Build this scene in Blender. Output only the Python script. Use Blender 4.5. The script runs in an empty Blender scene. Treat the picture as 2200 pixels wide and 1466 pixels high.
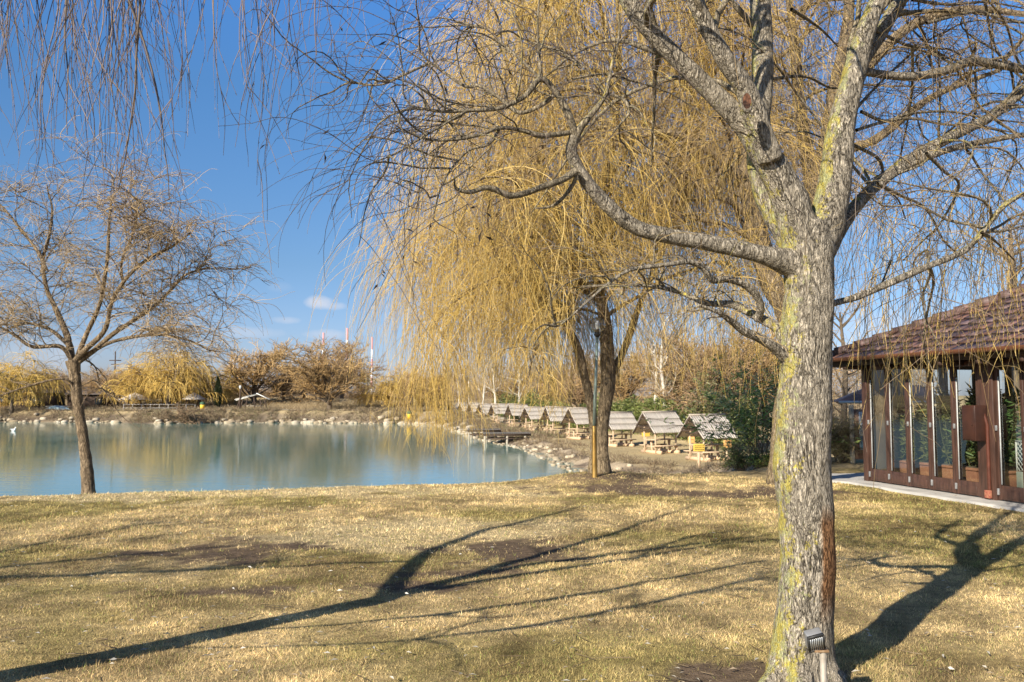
import bpy, math, random
import numpy as np
from math import radians as R_, sin, cos, pi
from mathutils import Vector, Matrix

# ------------------------------------------------------------------ camera, sky, sun
SC = bpy.context.scene
EYE = 1.65
FPX = 1800.0                       # focal length in pixels of the 2200 px wide photograph
PITCH = math.atan(117 / FPX)
cam_d = bpy.data.cameras.new('camera')
cam = bpy.data.objects.new('camera', cam_d)
SC.collection.objects.link(cam)
cam.location = (0, 0, EYE)
cam.rotation_euler = (pi / 2 + PITCH, 0, 0)
cam_d.sensor_width = 36
cam_d.lens = FPX / 2200 * 36
cam_d.clip_start = 0.05
cam_d.clip_end = 9000
cam_d.dof.use_dof = True
cam_d.dof.focus_distance = 6.0
cam_d.dof.aperture_fstop = 7.0
SC.camera = cam

SUN_AZ = 38.0       # shadows run towards this bearing (degrees right of straight ahead)
SUN_EL = 28.0
wd = bpy.data.worlds.new('World')
SC.world = wd
wd.use_nodes = True
wn, wl = wd.node_tree.nodes, wd.node_tree.links
wn.clear()
w_out = wn.new('ShaderNodeOutputWorld')
w_bg = wn.new('ShaderNodeBackground')
w_bg.inputs['Strength'].default_value = 0.057
sky = wn.new('ShaderNodeTexSky')
sky.sky_type = 'NISHITA'
sky.sun_disc = False
sky.sun_elevation = R_(SUN_EL)
sky.sun_rotation = R_(180 + SUN_AZ)
sky.altitude = 100
sky.air_density = 1.0
sky.dust_density = 0.6
sky.ozone_density = 2.2
tc = wn.new('ShaderNodeTexCoord')
wnoise = wn.new('ShaderNodeTexNoise')
wnoise.inputs['Scale'].default_value = 26
wnoise.inputs['Detail'].default_value = 6
wl.new(tc.outputs['Generated'], wnoise.inputs['Vector'])


def wmath(op, a, b=None, clamp=False):
    n = wn.new('ShaderNodeMath')
    n.operation = op
    n.use_clamp = clamp
    for i, v in enumerate((a, b)):
        if v is None:
            continue
        if isinstance(v, (int, float)):
            n.inputs[i].default_value = v
        else:
            wl.new(v, n.inputs[i])
    return n.outputs[0]


def sky_dir(px, py):
    u, v = (px - 1100) / FPX, (733 - py) / FPX
    d = Vector((u, cos(PITCH) - v * sin(PITCH), sin(PITCH) + v * cos(PITCH)))
    return d.normalized()


# small fair-weather clouds: (px, py, half width, half height, opacity) as directions in the sky
cloud_mask = None
sepd = wn.new('ShaderNodeSeparateXYZ')
wl.new(tc.outputs['Generated'], sepd.inputs[0])
for (px, py, hw, hh, op) in [(686, 650, 30, 15, .95), (712, 657, 32, 8, .45), (618, 688, 30, 8, .45),
                             (550, 716, 60, 13, .42), (692, 720, 48, 12, .55), (690, 739, 42, 9, .38),
                             (606, 617, 26, 12, .14), (800, 708, 50, 9, .12), (2120, 360, 90, 26, .35),
                             (60, 770, 120, 40, .4), (1180, 770, 260, 30, .25), (1950, 700, 200, 26, .3)]:
    d = sky_dir(px, py)
    dx = wmath('MULTIPLY', wmath('SUBTRACT', sepd.outputs[0], d.x), FPX / hw)
    dz = wmath('MULTIPLY', wmath('SUBTRACT', sepd.outputs[2], d.z), FPX / hh)
    r2 = wmath('ADD', wmath('MULTIPLY', dx, dx), wmath('MULTIPLY', dz, dz))
    fr = wmath('SUBTRACT', 1.15, r2)
    nz = wmath('MULTIPLY', wmath('SUBTRACT', wnoise.outputs[0], .5), 3.2)
    m = wmath('MULTIPLY', wmath('ADD', fr, nz), op * .75, True)
    inside = wmath('LESS_THAN', r2, 3.0)
    front = wmath('GREATER_THAN', sepd.outputs[1], 0)
    m = wmath('MINIMUM', wmath('MULTIPLY', wmath('MULTIPLY', m, inside), front), op)
    cloud_mask = m if cloud_mask is None else wmath('MAXIMUM', cloud_mask, m)
wmix = wn.new('ShaderNodeMix')
wmix.data_type = 'RGBA'
wl.new(cloud_mask, wmix.inputs[0])

wmix.inputs[7].default_value = (7.2, 7.6, 8.6, 1)
# sky tint by elevation: clean winter blue low down, darkened overhead to cut fill light
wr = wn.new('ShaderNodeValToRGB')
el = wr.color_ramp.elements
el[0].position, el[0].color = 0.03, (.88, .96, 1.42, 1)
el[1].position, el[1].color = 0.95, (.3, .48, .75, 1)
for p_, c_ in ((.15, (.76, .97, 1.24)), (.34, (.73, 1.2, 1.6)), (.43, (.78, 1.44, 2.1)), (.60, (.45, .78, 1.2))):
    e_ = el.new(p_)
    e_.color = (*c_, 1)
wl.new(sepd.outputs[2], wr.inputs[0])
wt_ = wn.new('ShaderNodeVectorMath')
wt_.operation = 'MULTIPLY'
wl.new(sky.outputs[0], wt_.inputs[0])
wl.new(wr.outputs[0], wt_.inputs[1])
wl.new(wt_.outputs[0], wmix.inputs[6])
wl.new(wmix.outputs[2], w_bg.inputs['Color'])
wl.new(w_bg.outputs[0], w_out.inputs[0])

sun_d = bpy.data.lights.new('sun', 'SUN')
sun_d.energy = 5.0
sun_d.angle = R_(0.53)
sun_d.color = (1.0, 0.90, 0.74)
sun = bpy.data.objects.new('sun', sun_d)
SC.collection.objects.link(sun)
ray = Vector((sin(R_(SUN_AZ)) * cos(R_(SUN_EL)), cos(R_(SUN_AZ)) * cos(R_(SUN_EL)), -sin(R_(SUN_EL))))
sun.rotation_euler = ray.to_track_quat('-Z', 'Y').to_euler()
SC.view_settings.view_transform = 'Standard'
SC.view_settings.look = 'None'
SC.view_settings.exposure = 0.8
SC.view_settings.gamma = 1.0

rng = np.random.default_rng(7)
random.seed(7)


# ------------------------------------------------------------------ helpers
def at(px, py, Y):
    """world point seen at photo pixel (px, py) at distance Y ahead"""
    u, v = (px - 1100) / FPX, (733 - py) / FPX
    dy = cos(PITCH) - v * sin(PITCH)
    s = Y / dy
    return np.array([u * s, Y, EYE + s * (sin(PITCH) + v * cos(PITCH))])


def hash3(ix, iy, iz):
    h = (ix * 374761393 + iy * 668265263 + iz * 2147483647 + 1013904223) & 0xffffffff
    h = ((h ^ (h >> 13)) * 1274126177) & 0xffffffff
    h = (h ^ (h >> 16)) & 0xffffffff
    return h / 4294967295.0


def vnoise(p):
    p = np.asarray(p, dtype=np.float64)
    f = np.floor(p)
    i = f.astype(np.int64)
    t = p - f
    t = t * t * (3 - 2 * t)
    r = 0
    for a in (0, 1):
        for b in (0, 1):
            for c in (0, 1):
                w = (t[..., 0] if a else 1 - t[..., 0]) * (t[..., 1] if b else 1 - t[..., 1]) * (t[..., 2] if c else 1 - t[..., 2])
                r = r + w * hash3(i[..., 0] + a, i[..., 1] + b, i[..., 2] + c)
    return r * 2 - 1


def fbm(p, o=3):
    p = np.asarray(p, dtype=np.float64)
    r, a = 0, 1.0
    for k in range(o):
        r = r + a * vnoise(p + k * 17.3)
        p = p * 2.03
        a *= .5
    return r


def fbm2(x, y, s, o=3, z=0.0):
    return fbm(np.stack([x * s, y * s, np.full_like(x * 1.0, z)], -1), o)


def sst(t):
    t = np.clip(t, 0, 1)
    return t * t * (3 - 2 * t)


def nrm(v):
    return v / (np.linalg.norm(v, axis=-1, keepdims=True) + 1e-9)


class Acc:
    """collects geometry for ONE mesh"""
    def __init__(self):
        self.v, self.q, self.t, self.c, self.n = [], [], [], [], 0

    def add(self, v, quads=None, tris=None, col=(1, 1, 1)):
        v = np.asarray(v, dtype=np.float32).reshape(-1, 3)
        if quads is not None and len(quads):
            self.q.append(np.asarray(quads, dtype=np.int64) + self.n)
        if tris is not None and len(tris):
            self.t.append(np.asarray(tris, dtype=np.int64) + self.n)
        col = np.asarray(col, dtype=np.float32)
        if col.ndim == 1:
            col = np.broadcast_to(col, (len(v), 3))
        self.c.append(col)
        self.v.append(v)
        self.n += len(v)

    def tubes(self, P, Rr, sides=3, col=(1, 1, 1), rough=0, freq=8, caps=False):
        P = np.asarray(P, dtype=np.float64)
        if P.ndim == 2:
            P = P[None]
        N, K, _ = P.shape
        Rr = np.broadcast_to(np.asarray(Rr, dtype=np.float64), (N, K))
        T = np.empty_like(P)
        T[:, 1:-1] = P[:, 2:] - P[:, :-2]
        T[:, 0] = P[:, 1] - P[:, 0]
        T[:, -1] = P[:, -1] - P[:, -2]
        T = nrm(T)
        ref = np.where(np.abs(T[:, 0, :1]) < .9, np.array([[1., 0, 0]]), np.array([[0, 1., 0]]))
        n = nrm(np.cross(T[:, 0], ref))
        out = np.empty((N, K, sides, 3))
        ang = np.arange(sides) * 2 * pi / sides
        for k in range(K):
            n = nrm(n - (n * T[:, k]).sum(-1, keepdims=True) * T[:, k])
            b = np.cross(T[:, k], n)
            rad = n[:, None] * np.cos(ang)[None, :, None] + b[:, None] * np.sin(ang)[None, :, None]
            pos = P[:, k, None] + rad * Rr[:, k, None, None]
            if rough:
                pos = pos + rad * (Rr[:, k, None] * rough * fbm(pos * freq, 3))[..., None]
            out[:, k] = pos
        idx = np.arange(N * K * sides).reshape(N, K, sides)
        a = idx[:, :-1, :]
        b_ = np.roll(a, -1, axis=2)
        c = idx[:, 1:, :]
        d = np.roll(c, -1, axis=2)
        quads = np.stack([a, b_, d, c], -1).reshape(-1, 4)
        col = np.asarray(col, dtype=np.float32)
        if col.ndim == 2:
            col = np.repeat(col, K * sides, axis=0)
        vv = out.reshape(-1, 3)
        tris = None
        if caps:
            extra = np.concatenate([P[:, 0], P[:, -1]])
            tl = []
            for i in range(N):
                c0, c1 = N * K * sides + i, N * K * sides + N + i
                for s in range(sides):
                    s2 = (s + 1) % sides
                    tl.append((c0, idx[i, 0, s2], idx[i, 0, s]))
                    tl.append((c1, idx[i, -1, s], idx[i, -1, s2]))
            vv = np.concatenate([vv, extra])
            tris = np.array(tl)
            if col.ndim == 2:
                col = np.concatenate([col, np.repeat(col[:1], 2 * N, axis=0)])
        self.add(vv, quads, tris, col)

    def box(self, c, s, rot=None, col=(1, 1, 1), taper=1.0):
        hx, hy, hz = s[0] / 2, s[1] / 2, s[2] / 2
        v = np.array([(x * hx * (taper if z > 0 else 1), y * hy * (taper if z > 0 else 1), z * hz)
                      for z in (-1, 1) for y in (-1, 1) for x in (-1, 1)], dtype=float)
        if rot is not None:
            v = v @ np.array(rot).T
        v = v + np.asarray(c)
        self.add(v, [(0, 2, 3, 1), (4, 5, 7, 6), (0, 1, 5, 4), (2, 6, 7, 3), (0, 4, 6, 2), (1, 3, 7, 5)], None, col)

    def beam(self, a, b, w, h, up=(0, 0, 1), col=(1, 1, 1)):
        a, b = np.asarray(a, float), np.asarray(b, float)
        x = nrm(b - a)
        y = nrm(np.cross(np.asarray(up, float), x))
        z = np.cross(x, y)
        self.box((a + b) / 2, (np.linalg.norm(b - a), w, h), np.stack([x, y, z], 1), col)

    def leaves(self, P, D, L, W, col, up=None, bend=.25):
        """little pointed leaves, two triangles each side of a bent midrib"""
        N = len(P)
        D = nrm(D)
        if up is None:
            up = rng.normal(size=(N, 3))
        S = nrm(np.cross(D, up))
        U = np.cross(S, D)
        L = np.broadcast_to(L, (N,))[:, None]
        W = np.broadcast_to(W, (N,))[:, None]
        a = P
        m = P + D * L * .45 + U * L * bend * .5
        e = P + D * L
        l = m + S * W * .5
        r = m - S * W * .5
        v = np.stack([a, l, e, r], 1).reshape(-1, 3)
        i = np.arange(N)[:, None] * 4
        tris = np.concatenate([i + np.array([[0, 2, 1]]), i + np.array([[0, 3, 2]])])
        col = np.asarray(col, dtype=np.float32)
        if col.ndim == 2:
            col = np.repeat(col, 4, axis=0)
        self.add(v, None, tris, col)

    def lathe(self, prof, seg=20, c=(0, 0, 0), col=(1, 1, 1)):
        K = len(prof)
        a = np.arange(seg) * 2 * pi / seg
        v = np.array([[(r * cos(t) + c[0], r * sin(t) + c[1], z + c[2]) for t in a] for r, z in prof]).reshape(-1, 3)
        idx = np.arange(K * seg).reshape(K, seg)
        A, C = idx[:-1], idx[1:]
        q = np.stack([A, np.roll(A, -1, 1), np.roll(C, -1, 1), C], -1).reshape(-1, 4)
        self.add(v, q, None, col)

    def build(self, name, mat, parent=None, smooth=False, bevel=0):
        v = np.concatenate(self.v)
        c = np.concatenate([np.asarray(x) for x in self.c])
        me = bpy.data.meshes.new(name)
        q = np.concatenate(self.q) if self.q else np.zeros((0, 4), int)
        t = np.concatenate(self.t) if self.t else np.zeros((0, 3), int)
        nl = q.size + t.size
        me.vertices.add(len(v))
        me.vertices.foreach_set('co', v.ravel())
        me.loops.add(nl)
        me.loops.foreach_set('vertex_index', np.concatenate([q.ravel(), t.ravel()]).astype(np.int32))
        me.polygons.add(len(q) + len(t))
        st = np.concatenate([np.arange(len(q)) * 4, q.size + np.arange(len(t)) * 3]).astype(np.int32)
        me.polygons.foreach_set('loop_start', st)
        me.update(calc_edges=True)
        if smooth:
            me.polygons.foreach_set('use_smooth', np.ones(len(me.polygons), dtype=bool))
        at_ = me.attributes.new('col', 'FLOAT_COLOR', 'POINT')
        at_.data.foreach_set('color', np.concatenate([c, np.ones((len(c), 1), np.float32)], 1).astype(np.float32).ravel())
        me.materials.append(mat)
        o = bpy.data.objects.new(name, me)
        SC.collection.objects.link(o)
        if parent is not None:
            o.parent = parent
        if bevel:
            b = o.modifiers.new('bevel', 'BEVEL')
            b.width = bevel
            b.segments = 2
            b.limit_method = 'ANGLE'
        return o


def empty(name, loc, rz=0, label=None, cat=None, group=None, scale=1):
    o = bpy.data.objects.new(name, None)
    o.empty_display_size = .2
    SC.collection.objects.link(o)
    o.location = tuple(float(x) for x in loc)
    o.rotation_euler = (0, 0, rz)
    o.scale = (scale,) * 3
    tag(o, label, cat, group)
    return o


def tag(o, label=None, cat=None, group=None, kind=None):
    if label: o['label'] = label
    if cat: o['category'] = cat
    if group: o['group'] = group
    if kind: o['kind'] = kind
    return o


def copy_tree(o, parent=None):
    c = o.copy()
    SC.collection.objects.link(c)
    if parent is not None:
        c.parent = parent
    for ch in list(o.children):
        copy_tree(ch, c)
    return c


def spline(pts, rad, K):
    """smooth path through points; radii interpolated"""
    P = np.asarray(pts, float)
    n = len(P)
    t = np.linspace(0, n - 1, K)
    i = np.clip(t.astype(int), 0, n - 2)
    f = (t - i)[:, None]
    Pm = np.concatenate([P[:1] * 2 - P[1:2], P, P[-1:] * 2 - P[-2:-1]])
    p0, p1, p2, p3 = Pm[i], Pm[i + 1], Pm[i + 2], Pm[i + 3]
    out = .5 * ((2 * p1) + (-p0 + p2) * f + (2 * p0 - 5 * p1 + 4 * p2 - p3) * f ** 2 + (-p0 + 3 * p1 - 3 * p2 + p3) * f ** 3)
    rr = np.interp(t, np.linspace(0, n - 1, len(rad)), rad)
    return out, rr


def grow(P0, D0, L, K, g0, g1, wob, power=1.0):
    """N shoots: starts, directions, lengths; gravity pull goes from g0 to g1 along the shoot"""
    N = len(P0)
    P = np.empty((N, K, 3))
    P[:, 0] = P0
    D = nrm(np.asarray(D0, float))
    step = (np.broadcast_to(L, (N,)) / (K - 1))[:, None]
    w = rng.normal(size=(N, 3)) * wob
    for k in range(1, K):
        w = w * .6 + rng.normal(size=(N, 3)) * wob
        g = g0 + (g1 - g0) * ((k - 1) / max(1, K - 2)) ** power
        D = D + w
        D[:, 2] -= g
        D = nrm(D)
        P[:, k] = P[:, k - 1] + D * step
    return P


def sample(paths, n, t0=.2, t1=1.0):
    """random start points on a list of (K,3) paths or an (N,K,3) array, weighted by length"""
    if isinstance(paths, np.ndarray) and paths.ndim == 3:
        N, K, _ = paths.shape
        i = rng.integers(0, N, n)
        t = (t0 + (t1 - t0) * rng.random(n)) * (K - 1)
        k = np.minimum(t.astype(int), K - 2)
        f = (t - k)[:, None]
        a, b = paths[i, k], paths[i, k + 1]
        return a + (b - a) * f, nrm(b - a), t / (K - 1)
    Ls = np.array([np.linalg.norm(np.diff(p, axis=0), axis=1).sum() for p in paths])
    pick = rng.choice(len(paths), n, p=Ls / Ls.sum())
    A, B, TT = [], [], []
    for j in pick:
        p = paths[j]
        t = (t0 + (t1 - t0) * rng.random()) * (len(p) - 1)
        k = min(int(t), len(p) - 2)
        A.append(p[k] + (p[k + 1] - p[k]) * (t - k))
        B.append(p[k + 1] - p[k])
        TT.append(t / (len(p) - 1))
    return np.array(A), nrm(np.array(B)), np.array(TT)


def rdir(n, zmin=-1, zmax=1):
    a = rng.random(n) * 2 * pi
    z = zmin + (zmax - zmin) * rng.random(n)
    s = np.sqrt(np.maximum(0, 1 - z * z))
    return np.stack([s * np.cos(a), s * np.sin(a), z], 1)


def pal(cols, n, jit=.15):
    c = np.array(cols)[rng.integers(0, len(cols), n)]
    return np.clip(c * (1 + jit * rng.normal(size=(n, 1))), 0, 1)


# ------------------------------------------------------------------ materials
def nodes_of(m):
    m.use_nodes = True
    return m.node_tree.nodes, m.node_tree.links, m.node_tree.nodes['Principled BSDF']


def mk(name, c1, c2=None, scale=6, stretch=(1, 1, 1), rough=.7, bump=.0, bscale=None, attr=False, detail=5,
       metal=0, spec=.3, contrast=(.35, .65), transl=0, bdist=.02):
    m = bpy.data.materials.new(name)
    N, L, b = nodes_of(m)
    b.inputs['Roughness'].default_value = rough
    b.inputs['Metallic'].default_value = metal
    b.inputs['Specular IOR Level'].default_value = spec
    t = N.new('ShaderNodeTexCoord')
    mp = N.new('ShaderNodeMapping')
    mp.inputs['Scale'].default_value = stretch
    L.new(t.outputs['Object'], mp.inputs[0])
    nz = N.new('ShaderNodeTexNoise')
    nz.inputs['Scale'].default_value = scale
    nz.inputs['Detail'].default_value = detail
    L.new(mp.outputs[0], nz.inputs['Vector'])
    cr = N.new('ShaderNodeValToRGB')
    cr.color_ramp.elements[0].position, cr.color_ramp.elements[1].position = contrast
    cr.color_ramp.elements[0].color = (*c1, 1)
    cr.color_ramp.elements[1].color = (*(c2 or c1), 1)
    L.new(nz.outputs[0], cr.inputs[0])
    out = cr.outputs[0]
    if attr:
        a = N.new('ShaderNodeAttribute')
        a.attribute_name = 'col'
        mx = N.new('ShaderNodeMix')
        mx.data_type = 'RGBA'
        mx.blend_type = 'MULTIPLY'
        mx.inputs[0].default_value = 1
        L.new(out, mx.inputs[6])
        L.new(a.outputs['Color'], mx.inputs[7])
        out = mx.outputs[2]
    L.new(out, b.inputs['Base Color'])
    if bump:
        bn = N.new('ShaderNodeTexNoise')
        bn.inputs['Scale'].default_value = bscale or scale * 2
        bn.inputs['Detail'].default_value = 8
        L.new(mp.outputs[0], bn.inputs['Vector'])
        bu = N.new('ShaderNodeBump')
        bu.inputs['Strength'].default_value = bump
        bu.inputs['Distance'].default_value = bdist
        L.new(bn.outputs[0], bu.inputs['Height'])
        L.new(bu.outputs[0], b.inputs['Normal'])
    if transl:
        tr = N.new('ShaderNodeBsdfTranslucent')
        L.new(out, tr.inputs[0])
        ms = N.new('ShaderNodeMixShader')
        ms.inputs[0].default_value = transl
        L.new(b.outputs[0], ms.inputs[1])
        L.new(tr.outputs[0], ms.inputs[2])
        L.new(ms.outputs[0], N['Material Output'].inputs[0])
    return m


M_strand = mk('willow_strand', (.8, .8, .8), (1, 1, 1), 3, attr=True, rough=.55, transl=.12)
M_blade = mk('grass_blade', (.85, .85, .85), (1, 1, 1), 2, attr=True, rough=.8, transl=.25, spec=.1)
M_leaf = mk('leaf', (.8, .8, .8), (1, 1, 1), 4, attr=True, rough=.42, transl=.35, spec=.5)
M_twigfar = mk('far_twig', (.85, .85, .85), (1, 1, 1), .8, attr=True, rough=.9, spec=.1)
M_stone = mk('pale_stone', (.34, .29, .21), (.56, .49, .38), 3, rough=.9, bump=.5, attr=True)
M_wood_grey = mk('weathered_shingle', (.42, .38, .34), (.66, .61, .54), 5, (14, 14, 1.2), rough=.9, bump=.4, bscale=6, attr=True)
M_wood_log = mk('peeled_log', (.42, .30, .19), (.60, .46, .32), 6, (3, 3, 10), rough=.7, bump=.3, attr=True)
M_wood_dark = mk('dark_timber', (.05, .035, .025), (.09, .06, .045), 5, (8, 8, 1), rough=.8, bump=.3)
M_jetty = mk('jetty_board', (.11, .10, .09), (.2, .18, .16), 5, (3, 12, 12), rough=.9, bump=.4)
M_pile = mk('jetty_pile', (.3, .27, .22), (.42, .38, .3), 5, (8, 8, 1), rough=.9, bump=.4)
M_concrete = mk('concrete', (.36, .35, .33), (.5, .48, .45), 2.5, rough=.9, bump=.3, bscale=40, bdist=.004)
M_plain_metal = mk('grey_metal', (.32, .33, .34), (.42, .42, .42), 12, rough=.45, metal=.6, bump=.05)
M_black = mk('black_plastic', (.02, .02, .02), (.04, .04, .04), 10, rough=.5)
M_redband = mk('chimney_red_hazed', (.50, .27, .28), (.54, .30, .31), .2, rough=.9)  # red paled so the colour itself carries the distance haze
M_whiteband = mk('chimney_white', (.72, .72, .75), (.8, .8, .82), .2, rough=.9)
M_yellowbin = mk('yellow_bin', (.75, .45, .03), (.82, .52, .05), 4, rough=.5)
M_whitepaint = mk('white_paint', (.6, .6, .56), (.78, .78, .74), 3, rough=.7)
M_soil = mk('soil', (.07, .05, .035), (.15, .11, .08), 8, rough=1, bump=.8)


def bark(name, dark, light, lichen_amt, lichen_cols=((.42, .36, .04), (.3, .32, .14)), vscale=(1, 1, .24), scale=33, bumpd=.03,
         stain=False, side=True):
    m = bpy.data.materials.new(name)
    N, L, b = nodes_of(m)
    b.inputs['Roughness'].default_value = .9
    b.inputs['Specular IOR Level'].default_value = .15
    t = N.new('ShaderNodeTexCoord')
    mp = N.new('ShaderNodeMapping')
    mp.inputs['Scale'].default_value = vscale
    L.new(t.outputs['Object'], mp.inputs[0])
    # warp
    wv = N.new('ShaderNodeTexNoise')
    wv.inputs['Scale'].default_value = 9
    wv.inputs['Detail'].default_value = 3
    L.new(mp.outputs[0], wv.inputs['Vector'])
    vm = N.new('ShaderNodeVectorMath')
    vm.operation = 'MULTIPLY_ADD'
    vm.inputs[1].default_value = (.05, .05, .05)
    L.new(wv.outputs['Color'], vm.inputs[0])
    L.new(mp.outputs[0], vm.inputs[2])
    def noise(sc, det, rg, vec):
        q = N.new('ShaderNodeTexNoise')
        q.inputs['Scale'].default_value = sc
        q.inputs['Detail'].default_value = det
        q.inputs['Roughness'].default_value = rg
        L.new(vec, q.inputs['Vector'])
        return q.outputs[0]

    def mth(op, a, c=None, clamp=False):
        n = N.new('ShaderNodeMath')
        n.operation = op
        n.use_clamp = clamp
        for i, v in enumerate((a, c)):
            if v is None: continue
            if isinstance(v, (int, float)): n.inputs[i].default_value = v
            else: L.new(v, n.inputs[i])
        return n.outputs[0]
    # ridged noise: narrow dark fissures between flat plates
    r1 = mth('ABSOLUTE', mth('SUBTRACT', noise(scale, 3, .6, vm.outputs[0]), .5))
    r2 = mth('ABSOLUTE', mth('SUBTRACT', noise(scale * 2.3, 4, .65, vm.outputs[0]), .5))
    fis = mth('MINIMUM', mth('MULTIPLY', r1, 11, True), mth('ADD', mth('MULTIPLY', r2, 7, True), .35))
    fine = noise(scale * 3.2, 8, .75, mp.outputs[0])
    hgt = mth('ADD', mth('MULTIPLY', fis, .62), mth('MULTIPLY', fine, .75))
    cr = N.new('ShaderNodeValToRGB')
    cr.color_ramp.elements[0].position = .42
    cr.color_ramp.elements[1].position = 1.1
    cr.color_ramp.elements[0].color = (*dark, 1)
    cr.color_ramp.elements[1].color = (*light, 1)
    L.new(hgt, cr.inputs[0])
    col = cr.outputs[0]

    def mixc(f, a, c):
        mx = N.new('ShaderNodeMix')
        mx.data_type = 'RGBA'
        L.new(f, mx.inputs[0])
        L.new(a, mx.inputs[6])
        if isinstance(c, tuple): mx.inputs[7].default_value = (*c, 1)
        else: L.new(c, mx.inputs[7])
        return mx.outputs[2]
    big = N.new('ShaderNodeTexNoise')
    big.inputs['Scale'].default_value = 2.2
    big.inputs['Detail'].default_value = 3
    L.new(t.outputs['Object'], big.inputs['Vector'])
    col = mixc(mth('MULTIPLY', mth('SUBTRACT', big.outputs[0], .45), 1.6, True), col, tuple(x * .55 for x in light))
    if lichen_amt:
        for (lc, sc, off) in ((lichen_cols[0], 11, 0.0), (lichen_cols[1], 17, .03)):
            ln = N.new('ShaderNodeTexNoise')
            ln.inputs['Scale'].default_value = sc
            ln.inputs['Detail'].default_value = 7
            ln.inputs['Roughness'].default_value = .72
            mp2 = N.new('ShaderNodeMapping')
            mp2.inputs['Location'].default_value = (sc, 2, 1)
            mp2.inputs['Scale'].default_value = (1, 1, .6)
            L.new(t.outputs['Object'], mp2.inputs[0])
            L.new(mp2.outputs[0], ln.inputs['Vector'])
            v = ln.outputs[0]
            if side:
                g = N.new('ShaderNodeNewGeometry')
                dp = N.new('ShaderNodeVectorMath')
                dp.operation = 'DOT_PRODUCT'
                dp.inputs[1].default_value = (-.92, -.12, .40)
                L.new(g.outputs['Normal'], dp.inputs[0])
                v = mth('ADD', v, mth('MULTIPLY', mth('SUBTRACT', dp.outputs['Value'], .80), .24))
            v = mth('ADD', v, mth('MULTIPLY', mth('SUBTRACT', noise(75, 4, .7, t.outputs['Object']), .5), .45))
            v = mth('MULTIPLY', mth('SUBTRACT', v, .69 - lichen_amt * .16 + off), 14, True)
            v = mth('MULTIPLY', v, mth('ADD', mth('MULTIPLY', fis, .6), .4))
            col = mixc(v, col, lc)
    if stain:   # wet brown run on the right-hand side of the trunk, low down
        sp = N.new('ShaderNodeSeparateXYZ')
        L.new(t.outputs['Object'], sp.inputs[0])
        a = mth('MULTIPLY', mth('ADD', mth('SUBTRACT', sp.outputs[0], .062), mth('MULTIPLY', mth('SUBTRACT', wv.outputs[0], .5), .10)), 45, True)
        hi = mth('MULTIPLY', mth('SUBTRACT', 1.03, sp.outputs[2]), 9, True)
        lo = mth('MULTIPLY', mth('SUBTRACT', sp.outputs[2], .32), 5, True)
        f = mth('MULTIPLY', mth('MULTIPLY', a, hi), mth('MULTIPLY', lo, .85))
        st = N.new('ShaderNodeValToRGB')
        st.color_ramp.elements[0].position = .35
        st.color_ramp.elements[1].position = 1.1
        st.color_ramp.elements[0].color = (.03, .013, .006, 1)
        st.color_ramp.elements[1].color = (.38, .165, .05, 1)
        L.new(hgt, st.inputs[0])
        col = mixc(f, col, st.outputs[0])
    L.new(col, b.inputs['Base Color'])
    bu = N.new('ShaderNodeBump')
    bu.inputs['Strength'].default_value = .9
    bu.inputs['Distance'].default_value = bumpd
    L.new(hgt, bu.inputs['Height'])
    L.new(bu.outputs[0], b.inputs['Normal'])
    return m


M_bark_main = bark('bark_lichen', (.04, .033, .024), (.64, .56, .44), 1.2, ((.60, .50, .07), (.46, .47, .24)), stain=True, bumpd=.022)
M_bark_branch = bark('bark_branch', (.05, .042, .03), (.44, .37, .26), .9, ((.5, .42, .07), (.36, .36, .18)), scale=34, bumpd=.01)
M_bark_gold = bark('bark_gold', (.08, .058, .036), (.46, .36, .23), .45, ((.36, .28, .05), (.25, .2, .08)), scale=16, bumpd=.03)
M_bark_left = bark('bark_brown', (.07, .05, .032), (.44, .33, .21), .6, ((.34, .28, .05), (.25, .22, .1)), scale=14, bumpd=.03)
M_bark_pale = mk('bark_pale', (.4, .36, .3), (.62, .58, .5), 3, (1, 1, .4), rough=.8, bump=.3)
M_bark_far = mk('bark_far', (.09, .07, .05), (.17, .13, .09), 2, (1, 1, .3), rough=.95)

# ------------------------------------------------------------------ the ground
WZ = -1.8
LAKE = np.array([(-45, 12), (-20, 15.8), (-12, 17.6), (-9, 18.0), (-5, 18.9), (0, 20.6), (2.4, 21.6), (4.6, 23.5), (6.6, 28), (7.0, 32.3),
                 (5.6, 34.4), (4.2, 35.6), (3.1, 37.2), (2.2, 42), (1.3, 50), (0.5, 55), (-1.0, 60), (-3.4, 70), (-5.0, 80), (-7.4, 94), (-12, 102),
                 (-18, 104), (-30, 107), (-36, 106), (-44, 103), (-50, 107), (-70, 110), (-120, 104), (-120, 20)], float)


def lake_sd(x, y):
    """signed distance to the lake outline, positive on land"""
    p = np.stack([x, y], -1)
    best = np.full(x.shape, 1e9)
    inside = np.zeros(x.shape, bool)
    n = len(LAKE)
    for i in range(n):
        a, b = LAKE[i], LAKE[(i + 1) % n]
        ab = b - a
        t = np.clip(((p - a) @ ab) / (ab @ ab), 0, 1)
        d = np.linalg.norm(p - (a + t[..., None] * ab), axis=-1)
        best = np.minimum(best, d)
        cond = (a[1] > y) != (b[1] > y)
        with np.errstate(divide='ignore', invalid='ignore'):
            xi = (b[0] - a[0]) * (y - a[1]) / (b[1] - a[1] + 1e-12) + a[0]
        inside ^= cond & (x < xi)
    return np.where(inside, -best, best)


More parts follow.
